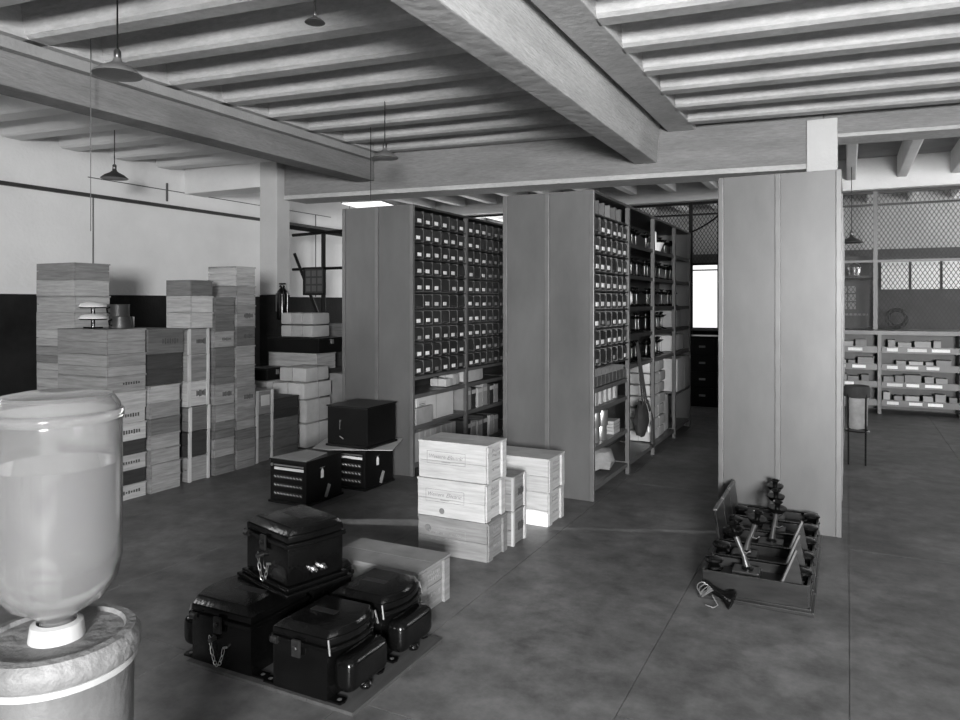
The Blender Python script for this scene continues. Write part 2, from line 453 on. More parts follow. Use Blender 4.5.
def rack_shell(t, length, shelves_right, bays, m_panel='rack', feet=True):
    """local: x 0..-0.76 (right face at x=0), y 0..length. shelves_right: list per bay of z values"""
    Wd = .76
    # end panel with two recessed sheets, edge angles and the centre strip
    obj('end_panel', G().box(-Wd + .035, -Wd / 2 - .018, .004, .016, .0, RH), m_panel, t)
    obj('end_panel', G().box(-Wd / 2 + .018, -.035, .004, .016, .0, RH), m_panel, t)
    obj('corner_angle', G().box(-.034, 0, -.004, .03, 0, RH), 'rack_edge', t, bevel=.004)
    obj('corner_angle', G().box(-Wd, -Wd + .034, -.004, .03, 0, RH), 'rack_edge', t, bevel=.004)
    obj('centre_strip', G().box(-Wd / 2 - .017, -Wd / 2 + .017, -.008, .02, 0, RH), 'rack_edge', t, bevel=.003)
    obj('back_sheet', G().box(-Wd / 2 - .003, -Wd / 2 + .003, .02, length, .1, RH), 'rack_dark', t)
    obj('end_panel', G().box(-Wd, 0, length, length + .012, 0, RH), m_panel, t)
    obj('top_sheet', G().box(-Wd + .001, -.001, .022, length - .002, RH - .02, RH - .001), 'rack_dark', t)
    for k in range(1, len(bays)):
        y = bays[k]
        for sx in (-.034, -Wd):
            obj('post', G().box(sx, sx + .034, y - .018, y + .018, 0, RH - .022), 'rack_edge', t)
    for k in range(len(bays) - 1):
        y0, y1 = bays[k] + .02, bays[k + 1] - .02
        if k == 0: y0 = .032
        for z in shelves_right[k]:
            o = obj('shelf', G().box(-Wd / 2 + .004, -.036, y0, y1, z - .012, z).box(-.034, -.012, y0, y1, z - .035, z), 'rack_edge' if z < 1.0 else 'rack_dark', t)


BAYS = [0, .99, 1.90, 2.87, 3.72]
PITCH = .1465
_dm = {}


def drawers(t, y0, y1, ncol, rows, ztop, style, missing=(), dim=()):
    wd = (y1 - y0) / ncol
    key = round(wd, 4)
    if key not in _dm:
        _dm[key] = (G().box(-.30, -.022, -wd / 2 + .004, wd / 2 - .004, .012, PITCH - .022).box(-.022, -.014, -wd / 2 + .007, wd / 2 - .007, .016, PITCH - .034).mesh('drawer', 'drawer'),
                    G().box(-.014, -.011, -.030, .030, .026, .058).mesh('label_card', 'card'),
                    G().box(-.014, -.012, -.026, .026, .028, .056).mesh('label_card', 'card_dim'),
                    G().box(-.33, -.010, -.003, .003, .004, PITCH - .016).mesh('divider', 'rack'),
                    G().box(-.016, -.008, -.034, .034, .020, .025).mesh('drawer_pull', 'rack'))
    D = _dm[key]
    for r in range(rows):
        z = ztop - (r + 1) * PITCH
        obj('shelf', G().box(-.36, -.004, y0 - .01, y1 + .01, z - .008, z + .003), 'rack_dark', t)
        for c in range(ncol):
            y = y0 + (c + .5) * wd
            if style == 'top_open' and r == 0:
                continue
            d = put('drawer', D[0], t, (0, y, z))
            jit = random.Random(r * 31 + c * 7 + int(y0 * 10))
            if (r, c) not in missing:
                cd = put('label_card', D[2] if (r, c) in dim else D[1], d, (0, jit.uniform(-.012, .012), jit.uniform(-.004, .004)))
            put('drawer_pull', D[4], d, (0, 0, 0))
            if c:
                put('divider', D[3], t, (0, y - wd / 2, z))
    return wd


r1 = thing('steel_rack', 'grey steel rack at the left, its face filled with small labelled drawers', 'rack', (-3.36, 5.27, 0))
sh1 = [[.10, .43, .70, .862], [.10, .43, .70, .862], [.10, .43, .70, .862, 1.3, 1.8], [.10, .43, .70, .862, 1.3, 1.8]]
rack_shell(r1, 3.72, sh1, BAYS)
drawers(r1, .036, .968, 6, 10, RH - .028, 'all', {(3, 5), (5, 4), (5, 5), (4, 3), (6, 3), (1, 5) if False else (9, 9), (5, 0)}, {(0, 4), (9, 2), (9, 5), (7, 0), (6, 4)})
drawers(r1, 1.012, 1.878, 6, 10, RH - .028, 'all', {(3, 1), (8, 0), (1, 2)}, {(r, c) for r in range(10) for c in (3, 4, 5)})  # far columns get duller cards: shade of the middle rack painted in

r2 = thing('steel_rack', 'grey steel rack in the middle with labelled bins and shelves of telephone parts', 'rack', (-1.715, 5.215, 0))
SH2 = [.95, 1.22, 1.465, 1.75, 2.03]
sh2 = [[.10, .40, .69, .845], [.10] + SH2, [.10] + SH2, [.10, .50] + SH2]
rack_shell(r2, 3.72, sh2, BAYS)
drawers(r2, .036, .968, 6, 9, RH - .028, 'top_open', {(1, 0), (3, 3), (8, 1), (8, 2), (8, 4)}, {(6, 1), (6, 2), (8, 0), (8, 3), (7, 5)})
# row of narrow open bins under the drawers
for c in range(9):
    y = .036 + (c + .5) * .932 / 9
    b = obj('open_bin', G().box(-.3, -.02, y - .046, y + .046, .852, .86).box(-.03, -.02, y - .046, y + .046, .86, .93).box(-.3, -.02, y - .048, y - .045, .86, .97), 'rack', r2)

r3 = thing('steel_rack', 'pale grey steel rack end at the right, behind the telephone sets', 'rack', (-.036, 5.12, 0))
rack_shell(r3, 1.9, [[.10, .5, .9, 1.3, 1.7, 2.1]] * 2, [0, .99, 1.9], 'rack')

r4 = thing('steel_rack', 'rear section of the pale grey rack, standing beyond the white column', 'rack', (-.036, 7.75, 0))  # unseen rack length added to keep side light out of the aisle
rack_shell(r4, 1.9, [[.10, .5, .9, 1.3, 1.7, 2.1]] * 2, [0, .99, 1.9], 'rack')

# white upright papers in the open top row of the middle rack
for k in range(5):
    y = 5.215 + .20 + k * .155
    tag(obj('envelope_file', G().box(-.10, 0, -.012, .012, 0, .115), 'rack_edge', None, (-1.745, y, RH - .028 - PITCH + .0035), (0, 0, .12 * ((k % 3) - 1))),
        'upright paper file in the open top row of the middle rack, %s from the camera' % ['first', 'second', 'third', 'fourth', 'fifth'][k], 'file', 'paper files in the top row')


# ------------------------------------------------------------------ desk telephone stands (candlestick)
def stand_parts(t, h, lean=0.0, dish=.055, block=False):
    obj('base', G().lathe([(.058, 0), (.06, .008), (.05, .018), (.026, .026), (.016, .034)], 16), 'iron', t, smooth=True)
    top = Vector((-lean * h, 0, h))
    obj('stem', G().tube([(0, 0, .03), (-lean * h * .3, 0, h * .35), (-lean * h * .7, 0, h * .7), tuple(top)], [.017, .012, .011, .015], 12), 'brass_dull', t, smooth=True)
    tr = obj('transmitter', G().lathe([(.016, -.012), (.03, -.004), (dish, .018), (dish + .002, .026), (dish - .012, .028), (.022, .024)], 18, tuple(top)), 'iron', t, smooth=True)
    obj('mouthpiece', G().lathe([(.016, .022), (.014, .036), (.018, .05), (.030, .062), (.027, .063), (.012, .05)], 16, tuple(top)), 'iron', tr, smooth=True)
    return t


proto = thing('desk_telephone_stand', 'x', 'telephone')
stand_parts(proto, .165)
bayname = ['', 'second', 'third', 'fourth']
shname = ['fifth shelf down', 'fourth shelf down', 'third shelf down', 'second shelf down', 'top shelf']
first = True
for bi in (1, 2, 3):
    for si, z in enumerate(SH2):
        if bi == 3 and si < 2: continue
        cnt = 5 if bi < 3 else 3
        for k in range(cnt):
            if bi == 2 and si == 4 and 1 <= k <= 3: continue
            o = proto if first else copy_tree(proto); first = False
            y = 5.215 + BAYS[bi] + .12 + k * .155 + random.uniform(-.015, .015)
            o.location = (-1.715 - .10 - random.uniform(0, .05), y, z + .0015); o.rotation_euler.z = random.uniform(-1, 1)
            if random.random() < .3: o.scale = (1, 1, .8)
            lab = 'dark telephone stand, middle rack, %s bay, %s, %s from the left' % (bayname[bi], shname[si], ['first', 'second', 'third', 'fourth', 'fifth'][k])
            tag(o, lab, 'telephone', 'telephone stands, %s bay, shelf %d' % (bayname[bi], si))
# white mortar-like funnel on the top shelf of the third bay
t = thing('funnel', 'white funnel with upright spout on the top shelf of the middle rack', 'funnel', (-1.82, 5.215 + BAYS[2] + .46, 2.0315))
obj('bowl', G().lathe([(.05, 0), (.06, .02), (.09, .1), (.094, .1), (.06, .03)], 18), 'enamel_white', t, smooth=True)
obj('spout', G().tube([(0, 0, .03), (0, 0, .22)], [.02, .012], 10), 'enamel_white', t, smooth=True)
# coiled ring on a shelf of the second bay
t = thing('wire_coil', 'round coil of pale wire on the middle shelf beside the labelled bins', 'coil', (-1.745, 5.215 + BAYS[1] + .10, 1.475))
for rr in (.055, .032):
    obj('winding', G().tube([(.0, rr * math.cos(a), .07 + rr * math.sin(a)) for a in [2 * PI * i / 20 for i in range(20)]], .009, 6, closed=True), 'gong_white', t, smooth=True)


def package(name, label, x0, x1, y0, y1, z0, z1, m='paper', group=None, string=True, rz=0):
    t = thing(name, label, 'package', ((x0 + x1) / 2, (y0 + y1) / 2, z0), rz, group)
    a, b, h = (x1 - x0) / 2, (y1 - y0) / 2, z1 - z0
    obj('wrapping', G().box(-a, a, -b, b, .003, h - .003), m, t, bevel=min(.024, h / 5), seg=2, smooth=True, wobble=.002)
    if string:
        obj('string', G().box(-.003, .003, -b - .002, b + .002, .004, h - .001).box(-a - .002, a + .002, -.003, .003, .004, h - .001), 'paper_grey', t)
    return t


# wrapped parcels stacked at the foot of the third bay
yb = 5.215 + BAYS[2]
for k in range(7):
    package('wrapped_parcel', 'white wrapped parcel in the tall stack in the middle rack, %s' % ORD[6 - k], -2.02, -1.76 + .012 * (k % 2), yb + .05 + .015 * (k % 3), yb + .62 + .012 * ((k * 2) % 3), .101 + k * .115, .101 + k * .115 + .113, 'paper', 'parcels stacked in the middle rack')
package('wrapped_parcel', 'white wrapped parcel standing beside the tall parcel stack, under the bay shelf', -2.0, -1.78, yb + .66, yb + .92, .101, .50, 'paper')
package('wrapped_parcel', 'wrapped parcel on the second shelf of the fourth bay', -2.02, -1.75, 5.215 + BAYS[3] + .05, 5.215 + BAYS[3] + .62, .951, 1.14, 'paper')
package('wrapped_parcel', 'wrapped parcel on the third shelf of the fourth bay', -2.02, -1.76, 5.215 + BAYS[3] + .04, 5.215 + BAYS[3] + .5, 1.221, 1.42, 'paper_grey')
package('wrapped_parcel', 'large wrapped parcel bulging over the lowest shelf of the fourth bay', -2.02, -1.70, 5.215 + BAYS[3] + .04, 5.215 + BAYS[3] + .75, .501, .88, 'paper')
package('wrapped_parcel', 'grey wrapped parcel behind the hanging bag in the second bay', -2.05, -1.86, 5.215 + BAYS[1] + .4, 5.215 + BAYS[1] + .8, .66, .93, 'paper_grey') if False else None
# hanging bag with straps in the second bay
ya = 5.215 + BAYS[1]
t = thing('hanging_bag', 'dark canvas bag hanging by long straps in the second bay of the middle rack', 'bag', (-1.665, ya + .32, .1))
for q in (-.10, -.02, .05):
    obj('strap', G().tube([(-.02, -.17 + q * .2, 1.05), (.0, -.12 + q * .6, .8), (.01, q, .48)], .008, 6), 'cloth_dark', t, smooth=True)
pg = G().lathe([(0, .2), (.07, .19), (.13, .24), (.15, .31), (.12, .40), (.07, .46), (.03, .50), (0, .505)], 14)
pg.v = [(p[0] * .42 - .03, p[1] * 1.05, p[2]) for p in pg.v]
obj('pouch', pg, 'cloth_dark', t, smooth=True, wobble=.014)
obj('paper_tag', G().obox((.045, .03, .36), (.004, .06, .09), Matrix.Rotation(.3, 3, 'X')), 'paper', t)
obj('buckle', G().box(.03, .045, .0, .05, .22, .27), 'tag', t)
obj('trailing_strap', G().tube([(.0, .1, .5), (.03, .2, .3), (.02, .3, .06), (-.02, .4, .012)], .012, 6), 'cloth_dark', t, smooth=True)
# tins on the shelves under the bins of the middle rack
for k, (yy, zz) in enumerate([(.10, .401), (.10, .5215), (.26, .401), (.26, .5215), (.38, .401), (.38, .5215)]):
    t = thing('tin_can', 'tin can under the bins of the middle rack, %s' % ['lower one nearest the end panel', 'upper one nearest the end panel', 'lower one second from the end panel', 'upper one second from the end panel', 'lower one third from the end panel', 'upper one third from the end panel'][k], 'can', (-1.83 + .01 * k, 5.215 + yy, zz), 0, 'tin cans in the middle rack')
    obj('body', G().lathe([(.052, 0), (.054, .003), (.054, .112), (.052, .116)], 18), 'tin', t, smooth=True)
    obj('rim', G().lathe([(.046, .1162), (.0545, .1162), (.0545, .119), (.046, .119)], 18), 'tin', t)
for k in range(4):
    tag(obj('flat_tray', G().box(-.13, .13, -.09, .09, 0, .026), 'carton', None, (-1.88, 5.215 + .72, .401 + k * .028), bevel=.004), 'flat carton tray stacked beside the tins in the middle rack, %s' % ORD[3 - k], 'carton', 'flat trays in the middle rack')
t = thing('cloth_bundle', 'pale cloth bundle on the bottom shelf of the middle rack', 'bundle', (-1.89, 5.215 + .55, .116))
obj('bundle', G().lathe([(.04, 0), (.15, .02), (.17, .09), (.13, .16), (.05, .19), (0.0, .195)], 14), 'cloth', t, smooth=True, wobble=.014)
obj('knot', G().lathe([(0, .16), (.04, .19), (.035, .23), (0, .25)], 10, (.02, .02, 0)), 'cloth', t, smooth=True)
tag(obj('carton', G().box(-.1, .1, -.07, .07, 0, .15), 'carton', None, (-1.87, 5.215 + .12, .101), bevel=.004), 'small carton on the bottom shelf of the middle rack near the end panel', 'carton')
for k in range(6):
    tag(obj('cardboard_file', G().box(-.12, 0, -.03, .03, 0, .11 + .006 * (k % 3)), 'paper_grey' if k % 2 else 'carton', None, (-1.77, 5.215 + .12 + k * .13, .691)), 'narrow file box above the tins in the middle rack, %s from the end' % ['first', 'second', 'third', 'fourth', 'fifth', 'sixth'][k], 'box', 'file boxes above the tins')

# contents of the left rack's lower shelves
RX = -3.36


def carton(label, x0, x1, y0, y1, z0, z1, m='carton', flap=True):
    t = thing('carton', label, 'carton', ((x0 + x1) / 2, (y0 + y1) / 2, z0))
    a, b, h = (x1 - x0) / 2, (y1 - y0) / 2, z1 - z0
    obj('box_body', G().box(-a, a, -b, b, 0, h), m, t, bevel=.006)
    if flap: obj('tape', G().box(a, a + .0015, -.012, .012, .0, h), 'paper', t)
    return t


c = carton('large pale carton on the upper open shelf of the left rack', RX - .30, RX - .05, 5.27 + .14, 5.27 + .80, .431, .66, 'board_light')
obj('printed_label', G().box(.1255, .127, -.30, -.18, .12, .19), 'paper', c)
obj('printed_text', G().box(.127, .1275, -.29, -.19, .135, .14).box(.127, .1275, -.29, -.19, .15, .155).box(.127, .1275, -.29, -.2, .165, .17), 'ink', c)
carton('small grey carton in front of the large pale carton in the left rack', RX - .042, RX - .006, 5.27 + .06, 5.27 + .34, .431, .58, 'paper_grey', False)
for k in range(4):
    carton('pale carton on the lowest open shelf of the left rack, %s from the end panel' % ['first', 'second', 'third', 'fourth'][k], RX - .25, RX - .03, 5.27 + .06 + .19 * k, 5.27 + .06 + .19 * k + .18, .101, .36, 'carton')
package('wrapped_parcel', 'small white parcel on the top open shelf of the left rack', RX - .22, RX - .04, 5.27 + .64, 5.27 + .78, .701, .785)
package('wrapped_parcel', 'larger white parcel behind the small one on the top open shelf of the left rack', RX - .22, RX - .05, 5.27 + .79, 5.27 + .93, .701, .82)
package('wrapped_parcel', 'crumpled paper parcel on the top open shelf, second bay of the left rack', RX - .25, RX - .04, 5.27 + 1.04, 5.27 + 1.42, .701, .83, 'paper', None, False)
for s_, zz, nm in ((0, .431, 'upper'), (1, .101, 'lower')):
    for k in range(6):
        y = 5.27 + 1.07 + k * .13
        b = tag(obj('ledger', G().box(-.19, 0, -.05, .05, 0, .225 - .015 * (k % 3)), ['paper_grey', 'wood_dark', 'carton'][(k + s_) % 3], None, (RX - .03 - .01 * (k % 2), y, zz), bevel=.004),
                'upright ledger on the %s shelf of the left rack, %s from the post' % (nm, ['first', 'second', 'third', 'fourth', 'fifth', 'sixth'][k]), 'book', 'ledgers in the left rack')
        obj('spine_band', G().box(.0005, .002, -.04, .04, .15, .19), 'paper', b)

# ------------------------------------------------------------------ wooden crates
def squiggle(parent, face, c, w_, h_, m='ink', seed=0):
    """illegible stencilled strokes on a +x face (face='x') or -y face (face='y')"""
    rr = random.Random(seed); g = G(); nn = 7
    for i in range(nn):
        u = -w_ / 2 + w_ * (i + .5) / nn; a = rr.uniform(-.6, .6); L = h_ * rr.uniform(.5, 1)
        du, dz = math.sin(a) * L / 2, math.cos(a) * L / 2
        if face == 'x': g.bar((c[0], c[1] + u - du, c[2] - dz), (c[0], c[1] + u + du, c[2] + dz), .0016, h_ * .16, (1, 0, 0)) if False else g.box(c[0], c[0] + .0012, c[1] + u - w_ * .045, c[1] + u + w_ * .045, c[2] - dz, c[2] + dz)
        else: g.box(c[0] + u - w_ * .045, c[0] + u + w_ * .045, c[1] - .0012, c[1], c[2] - dz, c[2] + dz)
    return obj('stencil', g, m, parent)


def crate(label, x0, x1, y0, y1, z0, z1, m, style='boards', group=None, seed=0, mark=False, rz=0.0, cat='crate'):
    """a nailed crate seen on its +x and -y sides"""
    t = thing('wooden_crate', label, cat, ((x0 + x1) / 2, (y0 + y1) / 2, z0), rz, group)
    a, b, h = (x1 - x0) / 2, (y1 - y0) / 2, z1 - z0 - .002
    e = .012
    ubox('body', m, t, -a + e, a - e, -b + e, b - e, .001, h - e)
    rr = random.Random(seed)
    nb = 2 if h > .14 else 1
    cut = h * rr.uniform(.4, .6)
    segs = [(0.0, cut - .0015), (cut + .0015, h)] if nb == 2 else [(0.0, h)]
    if style == 'boards':
        for q0, q1 in segs:
            ubox('side_board', m, t, a - e, a, -b + .012, b - .012, q0, q1 - .003)
    else:
        bw = min(.045, b * .24)
        ubox('end_panel', m, t, a - e, a - .006, -b + bw, b - bw, .004, h - .004)
        for s_ in (-1, 1):
            y_ = s_ * (b - bw / 2)
            ubox('batten', 'wood_batten', t, a - e, a + .004, y_ - bw / 2, y_ + bw / 2, 0, h)
    for q0, q1 in segs:
        ubox('front_board', m, t, -a, a - e if style != 'boards' else a, -b, -b + .0115, q0, q1 - .001)
    for s_ in (-1, 1):
        ubox('lid_board', m, t, -a, a, (-b if s_ < 0 else .0015), (-.0015 if s_ < 0 else b), h - .0115, h)
    if mark: squiggle(t, 'x', (a + .0005, b * .2, h * .5), b * .9, h * .28, seed=seed)
    return t


def zy(y, d): return 1.5 - (y - 303) * d / 720.0


XF = -4.92
SHADE = {'l': 'wood_pale', 'm': 'wood_mid', 'g': 'wood_grey', 'd': 'wood_dark', 'w': 'wood_white'}
TONE = {'l': 'pale', 'm': 'brown', 'g': 'grey', 'd': 'dark', 'w': 'whitish'}


def stack(where, x0, x1, y0, y1, ys, d, tones, styles=None, marks='', jit=.006, seed=0, offset=0):
    zs = [zy(y, d) for y in ys]
    if abs(zs[-1]) < .05: zs[-1] = 0.0
    rr = random.Random(seed)
    for i in range(len(zs) - 1):
        jx = rr.uniform(-jit, jit); jy = rr.uniform(-jit / 3, jit / 3)
        crate('%s crate in %s, %s' % (TONE[tones[i]], where, ORD[i + offset]), x0 + jx, x1 + jx, y0 + jy, y1 + jy, zs[i + 1], zs[i], SHADE[tones[i]],
              'batten' if styles and styles[i] == 'b' else 'boards', 'crates stacked along the left wall', seed * 50 + i, str(i) in marks)


stack('the stack topped with metal cups', -5.50, XF, 3.515, 3.855, [328, 352, 373, 389, 405, 420, 437, 451, 466, 480, 494], 5.65, 'mmmlllgldl'.replace('gld', 'dld'), None, '2457' + '9', seed=1)
stack('the pair beside the metal cups', -5.5, XF - .03, 3.875, 4.235, [328, 352, 382], 5.98, 'gd', None, '0', seed=2)
stack('the low stack beneath two dark crates', -5.4, XF + .015, 3.875, 4.165, [382.8, 399, 414, 430, 444, 458, 471, 484], 5.93, 'lmgmmmm', None, '', seed=3)
stack('the battened stack mid-row', -5.35, XF, 4.255, 4.475, [328, 353, 379, 404, 428, 453, 476.5], 6.205, 'mmlgdm', 'bbbbbb', '02', seed=4)
stack('the pile atop the battened stack', -5.21, XF, 4.27, 4.515, [280.5, 296, 312, 327.4], 6.25, 'gll', None, '', seed=5)
stack('the tall stack beside the battened one', -5.3, XF, 4.53, 4.765, [297, 314, 331, 347, 367, 384, 404, 421, 438, 456, 473.3], 6.34, 'ggmggmmgmg', None, '25', seed=6)
stack('the tallest stack by the column', -5.27, XF, 4.78, 5.02, [267, 286, 305, 326, 345, 364, 385, 406, 427, 447, 465.3], 6.66, 'lmmgmmmmgm', None, '236', seed=7)
stack('the low stack with a paper label', -5.3, XF - .02, 5.045, 5.265, [390, 414, 437, 461.6], 6.82, 'mgg', 'bbb', '', seed=8)
stack('the low stack before white parcels', -5.35, XF - .03, 5.29, 5.64, [397, 417, 436, 455.6], 7.08, 'dgg', None, '', seed=9)
lb = tag(obj('paper_label', G().box(0, .002, -.055, .055, -.05, .05), 'paper', None, (XF - .017, 5.155, .58)), 'white paper label on the battened crate by the parcels', 'label')
lb2 = None
stack('the far left stack by the wall', -6.5, -5.97, 3.96, 4.30, [264, 280.5, 296, 312, 329, 345, 361, 377, 393, 409, 425, 441, 469.3], 6.5, 'mllllmllmlll'.replace('x', 'l'), None, '', seed=10)

# metal cups and double gong on top of the front left stack
zt = zy(328, 5.65)
t1 = thing('metal_cup', 'lower of two shiny metal cups on the front left crate stack', 'cup', (-5.02, 3.60 + .1, zt + .001), 0)
obj('cup_wall', G().lathe([(.082, 0), (.084, .004), (.070, .088), (.072, .092), (.066, .092), (.064, .06)], 22), 'brass_dull', t1, smooth=True)
obj('cup_handle', G().tube([(.01, -.078, .07), (.01, -.105, .06), (.01, -.1, .03), (.01, -.08, .025)], .006, 6), 'iron', t1, smooth=True)
t2 = thing('metal_cup', 'upper of two shiny metal cups on the front left crate stack', 'cup', (-5.03, 3.69, zt + .094), 0)
obj('cup_wall', G().lathe([(.076, 0), (.078, .004), (.080, .088), (.082, .092), (.076, .092), (.072, .06)], 22), 'brass_dull', t2, smooth=True)
obj('cup_handle', G().tube([(.01, -.078, .07), (.01, -.105, .06), (.01, -.1, .03), (.01, -.08, .025)], .006, 6), 'iron', t2, smooth=True)
t = thing('double_gong', 'pair of white domed gongs on a dark post beside the metal cups', 'gong', (-5.20, 3.60, zt + .001))
obj('post', G().tube([(0, 0, 0), (0, 0, .20)], .014, 10).box(-.06, .06, -.04, .04, 0, .012), 'iron', t)
for z in (.075, .165):
    obj('gong', G().lathe([(.105, 0), (.108, .006), (.085, .026), (.04, .038), (0, .041)], 24, (0, 0, z)), 'gong_white', t, smooth=True)
    obj('gong_underside', G().lathe([(.0, -.012), (.09, -.01), (.1, -.0008)], 20, (0, 0, z)), 'iron', t)
tag(obj('white_tile', G().box(-.05, .05, -.006, .006, 0, .085), 'paper', None, (-5.1, 3.83, zt + .002), (.0, 0, .2)), 'small pale card standing behind the metal cups', 'card')

# main pine crates in the middle of the floor
def pine_crate(label, x0, x1, y0, y1, z0, z1, m, text=True, knots=(), rz=0.0, marks=True):
    t = thing('pine_crate', label, 'crate', ((x0 + x1) / 2, (y0 + y1) / 2, z0), rz)
    a, b, h = (x1 - x0) / 2, (y1 - y0) / 2, z1 - z0 - .002
    e = .018
    ubox('body', m, t, -a + e, a - e, -b + .012, b - .012, .002, h - .012)
    for s_, nm in ((-1, 'front_board'), (1, 'back_board')):
        ya, yb_ = (-b, -b + .0118) if s_ < 0 else (b - .0118, b)
        ubox(nm, m, t, -a, a, ya, yb_, 0, h * .47 - .001); ubox(nm, m, t, -a, a, ya, yb_, h * .47 + .001, h - .001)
    for s_ in (-1, 1):
        xa, xb = (a - e, a - .006) if s_ > 0 else (-a + .006, -a + e)
        ubox('end_board', m, t, xa, xb, -b + .0125, b - .0125, 0.001, h * .52 - .0015); ubox('end_board', m, t, xa, xb, -b + .0125, b - .0125, h * .52 + .0015, h - .012)
        for q in (-1, 1):
            yc = q * (b - .012 - .028)
            ubox('batten', m, t, (a - .006) if s_ > 0 else -a - .008, (a + .008) if s_ > 0 else -a + .006, yc - .026, yc + .026, .0, h - .013)
    for q in range(2):
        ubox('lid_board', m, t, -a - .006, a + .006, -b + q * b + .001, q * b - .001, h - .0115, h)
    for kx, kz, kr in knots:
        obj('knot', G().lathe([(kr, 0), (kr * .9, .0008), (0, .0012)], 14, (kx, -b, kz), (0, -1, 0)), 'knot', t)
    if text:
        fx, fz = -.04, h * .56; fw, fh = .13, .036; g = G()
        for (p, q) in (((-fw, -fh), (fw, -fh)), ((fw, -fh), (fw, fh)), ((fw, fh), (-fw, fh)), ((-fw, fh), (-fw, -fh))):
            g.box(fx + min(p[0], q[0]) - .0012, fx + max(p[0], q[0]) + .0012, -b - .0008, -b, fz + min(p[1], q[1]) - .0012, fz + max(p[1], q[1]) + .0012)
        fr = obj('stencil_frame', g, 'ink_faint', t)
        put('lettering', text_mesh('Western', .032, 'ink_faint', 0.2), t, (fx - .062, -b - .0007, fz + .006), (PI / 2, 0, 0))
        put('lettering', text_mesh('Electric', .034, 'ink_faint', .5), t, (fx + .058, -b - .0007, fz + .006), (PI / 2, 0, 0))
        obj('lettering', G().box(fx - .03, fx + .03, -b - .0008, -b, fz - .026, fz - .022), 'ink_faint', t)
    if marks:
        for k, zz in enumerate((.78, .66, .30)):
            g = G(); rr = random.Random(int(z0 * 100) + k + int(y0 * 10))
            for i in range(8):
                y = -b * .45 + i * b * .9 / 8
                g.box(a - .0059, a - .005, y, y + b * .07, h * zz - .012 * rr.uniform(.3, 1), h * zz + .012 * rr.uniform(.3, 1))
            obj('stencil', g, 'ink_faint', t)
    return t


def pw(name, base):   # two whitish pines differ a little
    return name


pine_crate('whitish pine crate at the top of the stack of three', -2.325, -1.872, 3.715, 3.99, .452, .675, 'wood_white')
pine_crate('whitish pine crate in the middle of the stack of three', -2.33, -1.878, 3.71, 3.985, .226, .450, 'wood_white', True, [(-.06, .035, .018)])
pine_crate('browner pine crate at the bottom of the stack of three, large knot at left', -2.328, -1.865, 3.712, 3.985, 0, .224, 'wood_tan', True, [(-.165, .15, .022)])
for k in range(2):
    crate('small weathered crate behind the stack of three, %s of two' % ['lower', 'upper'][k], -2.30, -1.845, 4.03, 4.225, .0 + .215 * k, .213 + .215 * k, 'wood_mid', 'batten', None, 80 + k, True)
pine_crate('pale pine crate, lower of two in front of the middle rack', -2.33, -1.80, 4.49, 4.79, 0, .226, 'wood_white', False)
c3 = pine_crate('pale pine crate, upper of two in front of the middle rack', -2.335, -1.795, 4.485, 4.79, .228, .455, 'wood_white', False)
g = G()
for (p, q, r_, s_) in ((0, .1, .13, .1325), (0, .1, .0825, .085), (0, .0025, .0825, .1325), (.0975, .1, .0825, .1325)):
    g.box(p, q, -.1535, -.1525, r_, s_)
obj('stencil_frame', g, 'ink_faint', c3)
squiggle(c3, 'y', (.05, -.1527, .108), .07, .02, seed=4)
pine_crate('single pale pine crate lying behind the black iron boxes', -2.36, -1.82, 2.90, 3.20, 0, .225, 'wood_tan', False, [(-.05, .14, .016)])

# ------------------------------------------------------------------ black iron telephone boxes
def chain_links(t, p0, p1, sag, n=9):
    """a hanging chain: each link an oval ring"""
    p0, p1 = Vector(p0), Vector(p1)
    pts = []
    for i in range(n + 1):
        f = i / n; p = p0.lerp(p1, f); p.z -= sag * 4 * f * (1 - f) * (1 - .0 * f)
        pts.append(p)
    ch = put('chain', None, t, (0, 0, 0)) if False else None
    for i in range(n):
        a, b = pts[i], pts[i + 1]; d = (b - a); L = d.length * .62; d.normalize()
        side = Vector((0, 1, 0)) if i % 2 else d.cross(Vector((0, 1, 0)))
        side.normalize(); c = (a + b) / 2
        ring = [c + d * L * math.cos(2 * PI * k / 10) + side * .0068 * math.sin(2 * PI * k / 10) for k in range(10)]
        obj('chain_link', G().tube(ring, .0015, 5, closed=True), 'chain', t, smooth=True)


def lid_outline(a, b, bulge, n=9, side=1):
    """plan outline with the +x (or -x) edge bowed outwards"""
    pts = []
    for i in range(n + 1):
        f = i / n; y = -b + 2 * b * f
        pts.append((a + bulge * (1 - (2 * f - 1) ** 2), y))
    pts += [(-a, b), (-a, -b)]
    if side < 0: pts = [(-p[0], p[1]) for p in pts][::-1]
    return pts


